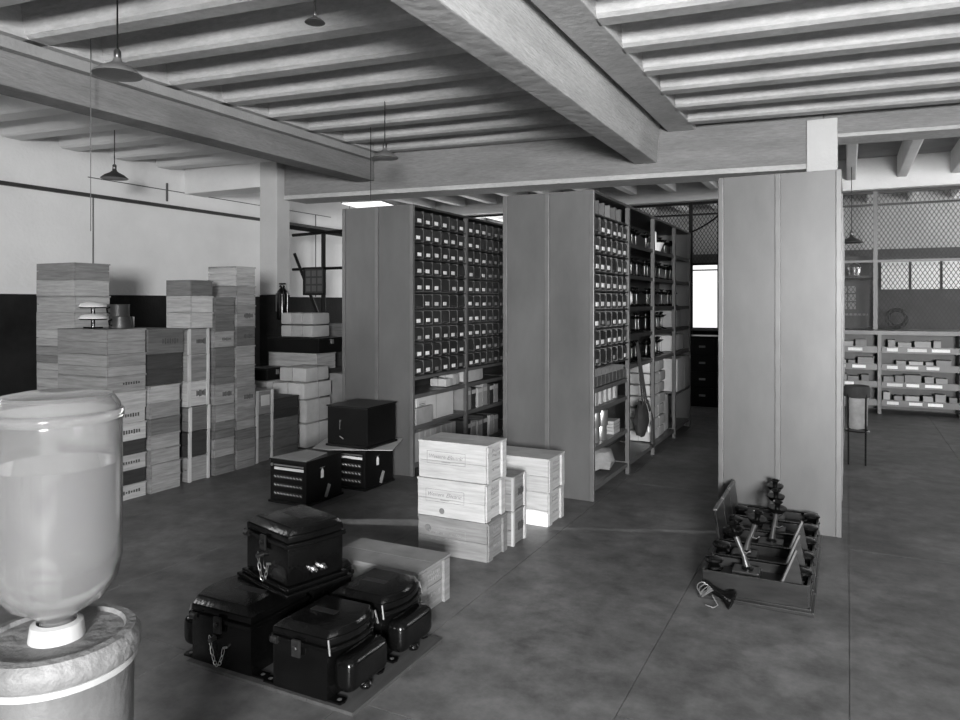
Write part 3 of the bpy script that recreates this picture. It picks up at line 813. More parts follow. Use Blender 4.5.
def iron_box(label, loc, rz, a, b, h, drum=1, chain=True, bolts=False, flange=False, worn=True):
    t = thing('iron_telephone_box', label, 'telephone box', loc, rz)
    z0 = 0.0
    if flange:
        obj('flange', G().box(-a - .035, a + .035, -b - .03, b + .03, 0, .016), 'iron', t, bevel=.006)
        obj('flange_step', G().box(-a - .018, a + .018, -b - .015, b + .015, .0165, .034), 'iron', t, bevel=.006); z0 = .0345
    else:
        for sx in (-1, 1):
            for sy in (-1, 1):
                f = obj('foot_lug', G().prism([(sx * (a - .03), sy * (b - .05)), (sx * (a + .055), sy * (b - .05)), (sx * (a + .062), sy * (b - .028)), (sx * (a + .055), sy * (b - .006)), (sx * (a - .03), sy * (b - .006))][::sx * sy], 0, .008), 'iron', t, bevel=.0015)
                obj('bolt_hole', G().lathe([(.009, .0081), (.009, .0088), (.004, .009)], 10, (sx * (a + .036), sy * (b - .028), 0)), 'rack_edge', f)
    hb = h * .70
    obj('body', G().box(-a, a, -b, b, z0, hb), 'iron', t, bevel=.009, smooth=True)
    bul = .045 if drum else .012
    rim = lid_outline(a + .008, b + .010, bul, 9, drum or 1)
    obj('lid_rim', G().prism(rim, hb + .001, hb + .02), 'iron', t, bevel=.004)
    lid = lid_outline(a, b, bul, 9, drum or 1)
    L = obj('lid', G().prism(lid, hb + .021, hb + .05).prism([(p[0] * .995, p[1] * .995) for p in lid], hb + .0505, h, .16), 'iron', t, bevel=.005, smooth=True)
    obj('lid_plate', G().box(-a * .45, a * .45, -b * .12, b * .12, h - .001, h + .0012), 'iron_worn', L)
    if drum:
        s_ = drum
        obj('drum', G().box(min(s_ * a, s_ * (a + .095)), max(s_ * a, s_ * (a + .095)), -b * .86, b * .86, .028, hb - .022), 'iron', t, bevel=.05, seg=6, smooth=True)
        for sy in (-1, 1):
            obj('hinge_rod', G().tube([(s_ * (a + .004), sy * b * .98, h - .03), (s_ * (a + .016), sy * b * 1.02, hb - .005)], .004, 6), 'rack_edge', t, smooth=True)
        k_ = obj('bell_knob', G().lathe([(.0, 0), (.02, .004), (.026, .016), (.02, .03), (.01, .036)], 14, (s_ * (a + .065), .0, .0), (0, 0, 1)), 'iron', t, smooth=True)
    for sy in (-1,):
        obj('latch', G().box(-.02, .02, -b - .022, -b - .011, hb - .035, hb + .03).lathe([(.01, 0), (.012, .01), (0, .014)], 10, (0, -b - .02, hb), (0, -1, 0)), 'iron_worn', t, bevel=.003)
        obj('hinge_boss', G().lathe([(.014, 0), (.014, .03)], 10, (-a * .94, -b - .012, hb + .008), (1, 0, 0)), 'iron_worn', t, smooth=True)
    if chain:
        obj('crank_stub', G().tube([(-.03, -b, hb - .065), (-.03, -b - .03, hb - .067)], .010, 10), 'brass_dull', t, smooth=True)
        chain_links(t, (-.05, -b - .012, hb - .06), (.03, -b - .012, hb - .09), .095)
        obj('chain_peg', G().tube([(.033, -b, hb - .092), (.036, -b - .02, hb - .086)], .005, 8), 'chain', t, smooth=True)
    if bolts:
        for y_ in (-.02, .025):
            obj('terminal_nut', G().lathe([(.016, 0), (.016, .012), (.009, .013), (.009, .03), (0, .033)], 8, (a, y_, hb * .42), (1, 0, 0)), 'nickel', t, smooth=True)
    return t


pl = thing('plank_base', 'flat plank platform under the black iron boxes', 'platform', (0, 0, 0))
for k in range(4):
    ubox('plank', 'plank', pl, -2.46 + k * .214, -2.46 + k * .214 + .211, 2.115, 2.76, .0005, .014)
ZB = .0145
iron_box('black iron telephone box nearest the camera, rounded drum at its right', (-1.865, 2.275, ZB), 0, .133, .150, .262, 1, False)
iron_box('black iron telephone box in front of the pale pine crate, rounded drum at its right', (-1.865, 2.618, ZB), 0, .133, .148, .262, 1, False)
iron_box('black iron telephone box at the left of the group, chain hanging on its front', (-2.285, 2.30, ZB), 0, .165, .165, .262, -1, True)
iron_box('black iron telephone box hidden under the raised one', (-2.285, 2.665, ZB), 0, .15, .14, .262, 0, False)
iron_box('black iron telephone box raised on top of the others, chain and two nuts', (-2.215, 2.495, ZB + .2638), math.radians(-16), .168, .14, .275, 0, True, True, True)

# ------------------------------------------------------------------ black ventilated instrument cases
def instrument_case(label, loc, a, b, h, vents=True, tags=True, handle=False, rz=0.0):
    t = thing('instrument_case', label, 'case', loc, rz)
    obj('base_rim', G().box(-a - .012, a + .012, -b - .012, b + .012, 0, .018), 'steel_black', t, bevel=.004)
    obj('body', G().box(-a, a, -b, b, .0185, h - .012), 'steel_black', t, bevel=.005)
    obj('lid', G().box(-a - .008, a + .008, -b - .008, b + .008, h - .0115, h), 'steel_black', t, bevel=.004)
    if vents:
        for r in range(3):
            z = h * .22 + r * h * .19
            obj('vent_strip', G().box(-a * .78, a * .78, -b - .003, -b, z - .014, z + .014), 'rack_dark', t)
            for i in range(9):
                x = -a * .7 + i * a * 1.4 / 8
                g = G().obox((x, -b - .004, z), (.020, .003, .005), Matrix.Rotation(.5, 3, 'Y'))
                obj('louver', g, 'gong_white', t)
        obj('window_bar', G().box(-a * .75, a * .85, -b - .005, -b - .0005, h * .76, h * .82), 'gong_white', t)
        obj('window_bar', G().box(-a * .75, a * .85, -b - .005, -b - .0005, h * .85, h * .88), 'tin', t)
        obj('corner_screw', G().lathe([(.012, 0), (.012, .008), (0, .01)], 10, (-a * .88, -b, h * .86), (0, -1, 0)), 'tin', t)
    if tags:
        obj('hasp', G().tube([(a + .004, -.06, h * .78), (a + .02, -.03, h * .80), (a + .004, 0.0, h * .80)], .004, 6), 'nickel', t, smooth=True)
        k = obj('hanging_tag', G().prism([(-.016, 0), (.016, 0), (.016, .05), (.006, .068), (-.006, .068), (-.016, .05)], 0, .002), 'tag', t, (a + .014, -.045, h * .56), (PI / 2, 0, PI / 2))
        obj('tag_string', G().tube([(a + .014, -.045, h * .56 + .066), (a + .01, -.04, h * .78)], .0015, 5), 'tag', t)
        obj('paper_tag', G().obox((a + .012, .02, h * .22), (.003, .035, .10), Matrix.Rotation(-.45, 3, 'X')), 'paper_grey', t)
    if handle:
        obj('handle', G().tube([(-a * .28, -b, h * .66), (-a * .28, -b - .022, h * .66), (-a * .28, -b - .022, h * .44), (-a * .28, -b, h * .44)], .006, 8), 'nickel', t, smooth=True)
        obj('latch', G().tube([(-a * .34, -b - .006, h * .26), (-a * .14, -b - .008, h * .2)], .006, 8), 'nickel', t, smooth=True)
    return t


instrument_case('black ventilated instrument case in front, two hanging tags on its side', (-3.735, 4.34, 0), .175, .205, .33)
instrument_case('black ventilated instrument case beneath the closed black case', (-3.625, 4.885, 0), .185, .195, .325)
tag(obj('cover_sheet', G().box(-.36, .30, -.25, .25, 0, .004), 'board_light', None, (-3.62, 4.89, .3255), (0, 0, math.radians(24)), wobble=.001), 'large sheet of paper lying between the two stacked black cases', 'sheet')
instrument_case('closed black case with nickel handle stacked on top of the other', (-3.625, 4.90, .3315), .20, .20, .335, False, False, True)
tag(obj('cover_sheet', G().prism([(-.17, -.2), (.165, -.2), (.1, .12), (-.12, .14)], 0, .003), 'paper', None, (-3.735, 4.34, .331)), 'white sheet of paper lying on the front black case', 'sheet')
tag(obj('paper_slip', G().prism([(-.06, -.05), (.06, -.03), (.0, .06)], 0, .002), 'paper', None, (-3.60, 4.655, .30), (1.1, 0, .2)), 'torn white paper slip hanging in front of the stacked cases', 'paper') if False else None

# ------------------------------------------------------------------ telephone sets in wooden trays (right)
def gong_pair(t, x, y, z, r=.05):
    for k in range(2):
        obj('gong', G().lathe([(.006, 0), (r * .8, .004), (r, .016), (r * .9, .026), (r * .4, .034), (0, .036)], 18, (x, y, z + k * .038)), 'iron', t, smooth=True)


units = 5
uy = .262
wnames = ['nearest the camera', 'second from the camera', 'third from the camera', 'fourth from the camera', 'against the rack end']
for k in range(units):
    t = thing('telephone_set', 'polished wooden telephone set in the row at the right, %s' % wnames[k], 'telephone set', (-.415, 3.885 + k * uy, 0), math.radians(0), 'telephone sets in a row')
    hx, hy = .245, .128
    obj('plinth', G().box(-hx - .025, hx + .025, -hy, hy, 0, .02), 'polished_wood', t, bevel=.004)
    obj('plinth_moulding', G().box(-hx - .012, hx + .012, -hy + .002, hy - .002, .0205, .036), 'polished_wood', t, bevel=.004)
    obj('front_board', G().box(-hx, hx, -hy + .004, -hy + .016, .0365, .145), 'polished_wood', t, bevel=.002)
    obj('back_board', G().box(-hx, hx, hy - .016, hy - .004, .0365, .145), 'polished_wood', t, bevel=.002)
    for s_ in (-1, 1):
        obj('side_board', G().box(s_ * hx - .006, s_ * hx + .006, -hy + .017, hy - .017, .0365, .145), 'polished_wood', t, bevel=.002)
    obj('deck', G().box(-hx + .008, hx - .008, -hy + .018, hy - .018, .09, .10), 'polished_wood', t)
    fx_, tx_ = [-.045, -.085, .025, .018, -.005][k], [-.106, -.03, .053, .025, -.002][k]
    hh = .17; lean = (fx_ - tx_) / hh
    obj('block', G().box(fx_ - .07, fx_ + .06, -.05, .055, .1005, .14), 'polished_wood', t, bevel=.004)
    st = obj('stem', G().tube([(fx_, 0, .14), (fx_ * .7 + tx_ * .3, 0, .14 + hh * .4), (tx_, 0, .14 + hh)], [.019, .012, .014], 12), 'brass_dull', t, smooth=True)
    obj('stem_foot', G().lathe([(.03, .1405), (.03, .147), (.02, .156)], 14, (fx_, 0, 0)), 'iron', t, smooth=True)
    tp = (tx_, 0, .14 + hh)
    tr = obj('transmitter', G().lathe([(.012, -.01), (.034, -.002), (.050, .018), (.052, .026), (.042, .028), (.02, .024)], 18, tp, (-lean * .5, -.12, 1)), 'iron', t, smooth=True)
    obj('mouthpiece', G().lathe([(.014, .022), (.013, .036), (.017, .048), (.028, .06), (.024, .061), (.01, .046)], 16, tp, (-lean * .5, -.12, 1)), 'iron', tr, smooth=True)
    if k < 3:
        y0_ = -hy + .02
        gb_ = obj('lid_gable', G().add([(.115, y0_, .101), (.228, y0_, .101), (.19, y0_ + .02, .29), (.115, y0_ + .012, .101), (.228, y0_ + .012, .101), (.19, y0_ + .032, .29)], [[0, 1, 2], [5, 4, 3], [0, 3, 4, 1], [1, 4, 5, 2], [2, 5, 3, 0]]), 'polished_wood', t)
        obj('gable_edge', G().bar((.112, y0_ + .006, .104), (.188, y0_ + .026, .296), .018, .01), 'rack', gb_)
    if k >= 2:
        ld = obj('open_lid', G().obox((-hx - .014, 0, .225), (.014, uy - .012, .155), Matrix.Rotation(-.13, 3, 'Y')), 'polished_wood', t, bevel=.003)
        obj('lid_edging', G().obox((-hx - .025, 0, .3085), (.022, uy - .03, .012), Matrix.Rotation(-.13, 3, 'Y')), 'rack', ld, bevel=.003)
    obj('switch_hook', G().tube([(tx_ * .5 + fx_ * .5, 0, .14 + hh * .5), (tx_ * .5 + fx_ * .5 + .03, -.02, .14 + hh * .5), (tx_ * .5 + fx_ * .5 + .045, -.02, .14 + hh * .57)], .005, 6), 'nickel', t, smooth=True)
    gong_pair(t, -hx + .03, .02, .102); gong_pair(t, hx - .035, .03, .102)
    obj('crossbar', G().box(-hx, hx, hy - .02, hy - .003, .1455, .156), 'iron', t, bevel=.003)
# receiver with cord leaning on the front set
t = thing('telephone_receiver', 'black trumpet-shaped receiver with a coiled cord leaning on the front telephone set', 'receiver', (-.60, 3.70, 0))
obj('receiver_body', G().lathe([(.010, 0), (.024, .004), (.026, .02), (.020, .06), (.022, .11), (.045, .14), (.050, .152), (.044, .156), (.02, .15)], 20, (-.05, .015, .09), (.86, -.12, -.30)), 'iron', t, smooth=True)
pts = []
for i in range(46):
    a = i * .55; pts.append((-.055 + .026 * math.cos(a) + .0008 * i, -.005 - .0006 * i, .085 + .023 * math.sin(a * 1.07) - .0005 * i))
obj('cord', G().tube(pts, .0032, 6), 'rack_edge', t, smooth=True)
obj('cord_tail', G().tube([(.0, -.03, .06), (.03, -.045, .02), (.01, -.05, .006), (-.03, -.045, .012)], .0032, 6), 'rack_edge', t, smooth=True)

# ------------------------------------------------------------------ glass water jar on its crock (left foreground)
JX, JY = -1.395, .89
t = thing('water_crock', 'stoneware crock with a broad rimmed lid at the left edge', 'crock', (JX, JY, 0))
obj('crock_wall', G().lathe([(.12, 0), (.125, .01), (.132, .40), (.138, .80), (.132, .802)], 40), 'crock', t, smooth=True)
l = obj('lid', G().lathe([(.10, .803), (.146, .803), (.151, .812), (.149, .838), (.140, .850), (.122, .852), (.118, .844), (.03, .842), (.0, .842)], 48), 'crock_lid', t, smooth=True)
obj('lid_band', G().lathe([(.139, .786), (.1435, .788), (.1435, .80), (.139, .802)], 40), 'paper_grey', t, smooth=True)
obj('neck_collar', G().lathe([(.035, .8425), (.05, .8425), (.046, .872), (.036, .876), (.035, .8425)], 24), 'carton', l, smooth=True)
t = thing('glass_water_bottle', 'large upturned clear glass water bottle standing in the crock', 'bottle', (JX, JY, .844))
prof = [(.030, .0), (.030, .035), (.045, .05), (.085, .075), (.108, .11), (.116, .15), (.116, .42), (.112, .455), (.098, .476), (.06, .482), (.0, .478)]
inner = [(0.0, .470), (.058, .474), (.094, .468), (.106, .45), (.110, .42), (.110, .15), (.102, .112), (.08, .08), (.041, .056), (.025, .037), (.025, .002)]
obj('bottle_wall', G().lathe(prof + inner + [(.030, .0)], 48), 'jar_glass', t, smooth=True)
obj('bottle_ring', G().lathe([(.1155, .425), (.119, .43), (.119, .442), (.1150, .447)], 48), 'jar_glass', t, smooth=True)
obj('water', G().lathe([(0, .06), (.041, .06), (.078, .084), (.100, .114), (.1085, .15), (.1085, .34), (0, .34)], 40), 'jar_glass', t, smooth=True)

# ------------------------------------------------------------------ parcels and boxes behind the crates (left back)
PK = [(-5.40, -4.98, 5.78, 6.18, 0, .255), (-5.40, -4.98, 5.78, 6.18, .257, .50), (-5.42, -4.99, 5.76, 6.20, .502, .675), (-5.36, -5.0, 5.80, 6.17, .677, .83)]
for k, q in enumerate(PK):
    package('wrapped_parcel', 'white paper parcel in the stack behind the low crates, %s' % ORD[3 - k], *q, 'paper', 'parcels behind the low crates')
for k in range(2):
    package('wrapped_parcel', 'white paper parcel left of the parcel stack, %s' % ['lower', 'upper'][k], -5.75, -5.46, 5.72, 6.05, .0 + .34 * k, .338 + .34 * k, 'paper')
def plain_case(name, label, cat, x0, x1, y0, y1, z0, z1, m):
    t = thing(name, label, cat, ((x0 + x1) / 2, (y0 + y1) / 2, z0)); a, b, h = (x1 - x0) / 2, (y1 - y0) / 2, z1 - z0
    obj('case_body', G().box(-a, a, -b, b, 0, h - .016), m, t, bevel=.006)
    obj('case_lid', G().box(-a - .005, a + .005, -b - .005, b + .005, h - .0155, h), m, t, bevel=.004)
    obj('latch', G().box(a + .001, a + .008, -.02, .02, h - .07, h - .02), 'tin', t)
    return t
plain_case('black_case', 'small black case on the white parcels left of the stack', 'case', -5.74, -5.47, 5.74, 6.04, .681, .81, 'steel_black')
crate('big dark crate carrying the long boxes behind the parcels', -6.0, -5.2, 6.26, 6.75, 0, .76, 'wood_dark', 'boards', None, 91)
crate('long pale wooden box behind the parcels', -5.95, -5.25, 6.27, 6.60, .761, .94, 'wood_pale', 'boards', None, 92)
plain_case('black_case', 'long black case lying on the pale wooden box', 'case', -5.97, -5.22, 6.27, 6.72, .942, 1.11, 'steel_black')
for r in range(2):
    for k in range(3):
        package('small_carton', 'small pale carton on the long black case, %s row, %s from the left' % (['lower', 'upper'][r], ['first', 'second', 'third'][k]), -5.80 + k * .155, -5.80 + k * .155 + .152, 6.30, 6.60, 1.112 + r * .142, 1.252 + r * .142, 'carton', 'small cartons on the black case', False)
crate('grey crate standing behind the low crates near the column, upper one', -5.95, -5.62, 5.30, 5.6, .58, .86, 'wood_grey', 'boards', None, 93)
crate('grey crate standing behind the low crates near the column, lower one', -5.95, -5.62, 5.30, 5.6, 0, .578, 'wood_grey', 'boards', None, 94)
for k in range(2):
    carton('grey carton beside the parcels close to the left rack, %s' % ['lower', 'upper'][k], -5.15, -4.86, 6.36, 6.70, .362 * k, .36 + .362 * k, 'paper_grey')
crate('brown crate in the dark behind the parcels, upper one', -5.8, -5.05, 6.95, 7.25, .95, 1.25, 'wood_grey', 'boards', None, 95)
crate('brown crate in the dark behind the parcels, lower one', -5.8, -5.05, 6.95, 7.25, .0, .948, 'wood_dark', 'boards', None, 96)

# fire extinguisher hung on the column
t = thing('fire_extinguisher', 'black fire extinguisher hanging on the side of the white column', 'extinguisher', (-6.06, gy(-6.1) - .10, 1.30))
obj('cylinder', G().lathe([(.05, 0), (.062, .01), (.064, .30), (.058, .34), (.03, .375), (.02, .385)], 18), 'iron', t, smooth=True)
obj('cap', G().lathe([(.024, .385), (.036, .388), (.036, .41), (.014, .415)], 14).tube([(-.045, 0, .43), (.045, 0, .43)], .01, 8), 'iron', t, smooth=True)
obj('hose', G().tube([(.03, -.03, .38), (.07, -.04, .3), (.072, -.03, .1), (.06, -.03, .04)], .009, 6), 'iron', t, smooth=True)
obj('bracket', G().box(-.085, -.062, -.02, .02, .1, .32), 'rack', t)

# pipe frame with a hanging notice frame
t = thing('pipe_frame', 'black pipe frame standing behind the parcels near the left wall', 'frame', (-6.5, 7.9, 0))
obj('upright', G().tube([(0, 0, 0), (0, 0, 2.47)], .032, 10), 'steel_black', t)
obj('upright', G().tube([(2.0, 0, 0), (2.0, 0, 2.47)], .032, 10), 'steel_black', t)
obj('rail', G().tube([(-.55, 0, 2.46), (2.0, 0, 2.53)], .022, 8), 'steel_black', t)
obj('rail', G().tube([(-.55, 0, 1.975), (2.0, 0, 1.99)], .020, 8), 'steel_black', t)
obj('rail', G().tube([(0, -.8, 2.49), (0, 2.2, 2.47)], .030, 8), 'steel_black', t)
obj('brace', G().tube([(-.05, .0, 1.25), (-.52, 0, 2.2)], .022, 8), 'steel_black', t)
t = thing('notice_frame', 'dark framed notice board hanging on the pipe frame', 'notice board', (-6.60, 7.83, 1.62))
obj('backing', G().box(-.18, .18, -.008, .008, 0, .36), 'rack_dark', t)
for q in ((-.19, -.165, 0, .37), (.165, .19, 0, .37), (-.19, .19, -.012, .014), (-.19, .19, .35, .376)):
    obj('frame_bar', G().box(q[0], q[1], -.018, .014, q[2], q[3]), 'steel_black', t)
for i in range(3):
    for j in range(3):
        obj('pinned_photo', G().box(-.14 + i * .1, -.065 + i * .1, -.0095, -.0085, .04 + j * .105, .12 + j * .105), 'rack', t)

# ------------------------------------------------------------------ far wire partition, counter bins, lit window
YP = 11.5
wp = thing('wire_partition', 'wire mesh partition on dark rails at the far end', 'partition', (0, YP, 0))
for xx, m_ in ((-3.6, 'steel_black'), (-2.2, 'steel_black'), (-1.77, 'steel_black'), (.345, 'rack'), (2.4, 'rack')):
    obj('post', G().box(xx - .028, xx + .028, -.03, .03, 0 if xx < 0 else 1.13, 3.07), m_, wp)
for z, a_ in ((3.055, .02), (2.88, .014)):
    obj('rail', G().box(-7.6, 4.5, -.02, .02, z - a_, z + a_), 'steel_black', wp)
obj('rail', G().box(-1.74, 4.5, -.02, .02, 2.07, 2.105), 'rack', wp)
obj('rail', G().box(-7.6, -1.74, -.02, .02, 2.09, 2.125), 'steel_black', wp)
obj('lower_sheet', G().box(-7.6, -1.80, -.01, .01, .0, 1.10), 'black_paint', wp)


def mesh_panel(x0, x1, z0, z1, p=.055, r=.0042):
    g = G(); Wm, Hm = x1 - x0, z1 - z0
    k = -int(Hm * .62 / p) - 1
    sl = 1.6                                  # dz/dx of a diagonal wire
    c = x0 - Hm / sl
    while c < x1:
        for sgn in (1, -1):
            pts = []
            xa, xb = (c, c + Hm / sl)
            za, zb = (z0, z1) if sgn > 0 else (z1, z0)
            if xa < x0: za = za + (zb - za) * (x0 - xa) / (xb - xa); xa = x0
            if xb > x1: 
                full = Hm / sl; zb = za + (zb - za) * (x1 - xa) / (xb - xa); xb = x1
            if xb - xa > .01:
                d = Vector((xb - xa, 0, zb - za)).normalized(); nrm = Vector((-d.z, 0, d.x)) * r
                yo = -.003 * sgn
                A, B = Vector((xa, yo, za)), Vector((xb, yo, zb))
                g.add([A - nrm, B - nrm, B + nrm, A + nrm, A + Vector((0, .004, 0)), B + Vector((0, .004, 0))], [[0, 1, 2, 3], [0, 4, 5, 1], [3, 2, 5, 4]])
        c += p
    return g


for q in ((-4.0, -1.79, 2.13, 3.03), (-1.74, 2.6, 2.11, 3.03), (-1.74, 2.6, 1.15, 2.06)):
    m_ = obj('wire_mesh', mesh_panel(*q), 'wire', wp); m_['kind'] = 'stuff'
# lit window pane seen past the middle rack
t = struct(put('window_9', None, None, (0, YP - .02, 0)), 'bright frosted window at the end of the dark aisle', 'window')
obj('pane', G().box(-2.165, -1.80, -.004, .004, 1.12, 2.0), 'pane_lit', t)
obj('pane', G().box(-2.165, -1.80, -.004, .004, 2.02, 2.085), 'pane_lit', t)
obj('sash_bar', G().box(-2.17, -1.80, -.02, .012, 2.0, 2.02), 'steel_black', t)
obj('sill', G().box(-2.2, -1.78, -.06, .02, 1.07, 1.10), 'rack_edge', t)
tag(obj('slack_cable', G().tube([(-2.9 + i * .095, YP - .035, 2.56 + .30 * ((i - 4.5) / 7.5) ** 2) for i in range(13)], .014, 6), 'steel_black', None, smooth=True), 'slack dark cable hanging before the wire mesh', 'cable')

# dark drawer cabinet at the end of the aisle
t = thing('dark_cabinet', 'dark cabinet of drawers at the far end of the black aisle', 'cabinet', (-1.55, 10.7, 0))
obj('cabinet_body', G().box(-.9, .62, 0, .5, 0, 1.02), 'steel_black', t)
for r in range(4):
    for k in range(4):
        d = obj('drawer', G().box(-.86 + k * .36, -.53 + k * .36, -.02, -.001, .06 + r * .235, .27 + r * .235), 'steel_black', t)
        obj('label_card', G().box(-.74 + k * .36, -.65 + k * .36, -.024, -.0205, .15 + r * .235, .18 + r * .235), 'card_dim', d)

# counter with tiers of labelled bins at right
t = thing('bin_counter', 'low counter of four tiers of labelled open bins under the wire partition', 'shelf unit', (0, YP, 0))
BX0, BX1 = -.9, 2.3
obj('counter_top', G().box(BX0, BX1, -.42, .4, 1.07, 1.125), 'rack', t)
obj('back_sheet', G().box(BX0, BX1, .0, .02, .02, 1.07), 'rack_dark', t)
for xx in (BX0, .36, 1.3, BX1 - .03):
    obj('upright', G().box(xx, xx + .045, -.41, -.02, 0, 1.068), 'rack', t)
tiers = [.14, .385, .62, .855]
for z in tiers:
    obj('tier_shelf', G().box(BX0 + .046, BX1 - .032, -.40, -.03, z - .012, z), 'rack', t)
    for xa, xb in ((BX0 + .05, .355), (.41, 1.295), (1.35, BX1 - .035)):
        lip = obj('bin_lip', G().box(xa, xb, -.418, -.405, z - .03, z + .055), 'rack', t)
        k = xa + .06
        rr = random.Random(int(z * 100) + int(xa * 10))
        while k < xb - .2:
            wd = rr.uniform(.12, .22)
            obj('label_card', G().box(k, k + wd, -.4205, -.4185, z - .005, z + .035), 'card', lip)
            k += wd + rr.uniform(.04, .16)
gname = ['bottom', 'third', 'second', 'top']
NUM = ['one', 'two', 'three', 'four', 'five', 'six', 'seven', 'eight', 'nine', 'ten', 'eleven', 'twelve', 'thirteen', 'fourteen', 'fifteen', 'sixteen', 'seventeen', 'eighteen', 'nineteen', 'twenty']
for ti, z in enumerate(tiers):
    rr = random.Random(ti + 5); k = -.3; i = 0
    while k < 1.9:
        wd = rr.uniform(.08, .2); hgt = rr.uniform(.09, .16)
        if not (k < .42 and k + wd > .34) and not (k < 1.36 and k + wd > 1.28):
            tag(obj('small_box', G().box(0, wd, 0, .16, 0, hgt), rr.choice(['carton', 'paper', 'paper_grey', 'rack']), None, (k, YP - .37 + rr.uniform(0, .05), z + .001), bevel=.004),
                'small box in the %s tier of the bin counter, number %s from the left' % (gname[ti], NUM[i]), 'box', 'small boxes in the %s tier' % gname[ti])
            i += 1
        k += wd + rr.uniform(.01, .05)

# things on and beyond the counter
t = thing('coil_of_rope', 'coiled dark rope resting on the counter behind the mesh', 'rope', (.62, YP + .25, 1.126))
obj('table', G().box(-1.3, 1.4, -.25, .5, -1.13, -.003), 'beyond_band', t) if False else None
for rr_ in (.10, .12, .14):
    obj('turn', G().tube([(rr_ * math.cos(a), .03 * rr_, .153 + rr_ * math.sin(a)) for a in [2 * PI * i / 18 for i in range(18)]], .012, 6, closed=True), 'rack_dark', t, smooth=True)
bk = thing('store_cupboard', 'dark cupboard with glass doors beyond the wire mesh', 'cupboard', (-.1, 12.9, 0))
obj('cupboard_body', G().box(-.35, .40, 0, .4, 0, 2.25), 'rack_dark', bk)
for i in range(2):
    for j in range(3):
        obj('pane', G().box(-.02 + i * .125, .085 + i * .125, -.012, -.002, 1.40 + j * .13, 1.51 + j * .13), 'enamel', bk)
obj('cupboard_shelf', G().box(-.33, .38, -.08, -.001, 1.30, 1.33), 'rack', bk)
bt = thing('low_bench', 'dark bench with pale panels beyond the wire mesh at right', 'bench', (1.1, 13.2, 0))
obj('bench_body', G().box(-.7, 1.6, 0, .4, 0, 1.75), 'beyond_band', bt)
for k in range(4):
    obj('pale_panel', G().box(-.62 + k * .42, -.24 + k * .42, -.02, -.002, 1.72, 2.16), 'enamel_white', bt)
obj('bench_rail', G().box(-.7, 1.6, -.03, .4, 2.17, 2.22), 'steel_black', bt)
# dark band on the far wall
ubox('dado', 'beyond_band', wf, -5.35, X1, Y1 - .012, Y1, 0, 2.42)
t = thing('tin_pail', 'shiny tin pail on the counter ledge behind the mesh', 'pail', (.08, YP + .3, 1.9))
obj('pail_wall', G().lathe([(.07, 0), (.09, .12), (.093, .122), (.086, .118), (.066, .004)], 20), 'tin', t, smooth=True)
obj('bail', G().tube([(-.09, 0, .11), (-.06, 0, .17), (0, 0, .19), (.06, 0, .17), (.09, 0, .11)], .004, 6), 'tin', t, smooth=True)
t = thing('hanging_shelf', 'small shelf carrying the tin pail behind the mesh', 'shelf', (.08, YP + .3, 1.86))
obj('shelf_board', G().box(-.4, .32, -.12, .12, 0, .038), 'rack_dark', t)
for xx in (-.35, .28):
    obj('hanger', G().box(xx - .008, xx + .008, -.01, .01, .0385, 1.66), 'rack_dark', t)

# waste sack on a frame right of the pale rack
t = thing('sack_stand', 'canvas sack in a dark wire stand right of the pale rack end', 'sack', (.075, 7.55, 0))
obj('sack', G().lathe([(.07, .33), (.085, .36), (.092, .52), (.1, .66), (.09, .665)], 18), 'cloth', t, smooth=True, wobble=.004)
obj('sack_rim', G().lathe([(.098, .62), (.112, .63), (.112, .71), (.10, .73), (.06, .715), (.0, .70)], 18), 'cloth_dark', t, smooth=True)
for a in range(4):
    an = a * PI / 2 + .78
    obj('leg', G().tube([(.10 * math.cos(an), .10 * math.sin(an), 0), (.105 * math.cos(an), .105 * math.sin(an), .66)], .008, 6), 'steel_black', t)
obj('ring', G().tube([(.1 * math.cos(i * PI / 10), .1 * math.sin(i * PI / 10), .31) for i in range(20)], .008, 6, closed=True), 'steel_black', t, smooth=True)

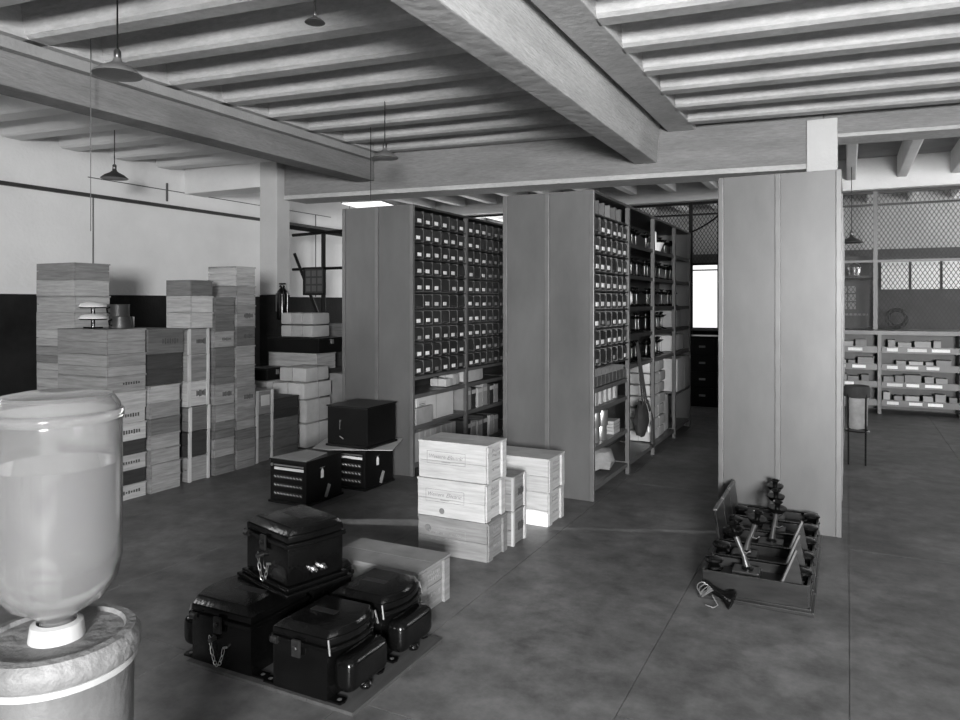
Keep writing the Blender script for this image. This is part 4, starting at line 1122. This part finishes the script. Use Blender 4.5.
# ------------------------------------------------------------------ pendant lamps
def pendant(label, loc, r, ztop, shade='enamel', inside='enamel_white', bulb=True):
    t = thing('pendant_lamp', label, 'lamp', loc)
    k = r / .115
    obj('shade', G().lathe([(.018 * k, .085 * k), (.022 * k, .07 * k), (.04 * k, .055 * k), (.08 * k, .035 * k), (.115 * k, .006 * k), (.1165 * k, 0), (.113 * k, .001)], 28), shade, t, smooth=True)
    obj('shade_lining', G().lathe([(.112 * k, .0012), (.078 * k, .030 * k), (.038 * k, .05 * k), (0, .06 * k)], 28), inside, t, smooth=True)
    obj('socket', G().lathe([(.016 * k, .0855 * k), (.018 * k, .09 * k), (.018 * k, .12 * k), (.012 * k, .13 * k)], 14), 'brass_dull', t, smooth=True)
    if bulb: obj('bulb', G().lathe([(0, .002), (.016 * k, .006), (.022 * k, .022 * k), (.014 * k, .042 * k), (.01 * k, .05 * k)], 14), 'enamel_white', t, smooth=True)
    obj('cord', G().tube([(0, 0, .13 * k), (0, 0, ztop - loc[2])], .0045, 6), 'steel_black', t)
    return t


pendant('grey enamelled pendant lamp hanging nearest, at the upper left', (-3.30, 2.415, 2.65), .115, ZS)
pendant('pendant lamp hanging in front of the concrete girder', (-3.55, 5.12, 2.74), .115, ZS)
pendant('dark pendant lamp hanging before the white wall at far left', (-6.52, 4.74, 2.735), .125, ZS, 'enamel_dark')
pendant('pendant lamp at the top of the view left of the big beam', (-2.145, 2.548, 2.76), .045, ZS, 'enamel_dark')
pendant('dark pendant lamp hanging beyond the pale rack end at right', (.04, 10.2, 2.26), .13, ZS, 'enamel_dark')
t = thing('flat_ceiling_light', 'flat square white light hanging just above the left rack', 'lamp', (-4.13, 5.72, 2.44), math.radians(10))
obj('diffuser', G().box(-.2, .2, -.2, .2, 0, .008), 'reflector_lit', t)
obj('top_plate', G().box(-.21, .21, -.21, .21, .0085, .02), 'enamel', t)
obj('cord', G().tube([(0, 0, .02), (0, 0, ZS - 2.44)], .004, 6), 'steel_black', t)
t = tag(obj('hanging_wire', G().tube([(-4.72, 3.25, 2.0), (-4.72, 3.25, ZS)], .003, 5), 'enamel', None), 'thin pale wire hanging at the far left', 'wire')
tag(obj('hanging_wire', G().tube([(-6.36, 8.3, 2.13), (-6.36, 8.3, ZS)], .004, 5).lathe([(.012, -.02), (.02, 0), (.012, .03)], 8, (-6.36, 8.3, 2.13)), 'steel_black', None), 'thin dark lamp wire hanging by the pipe frame', 'wire')
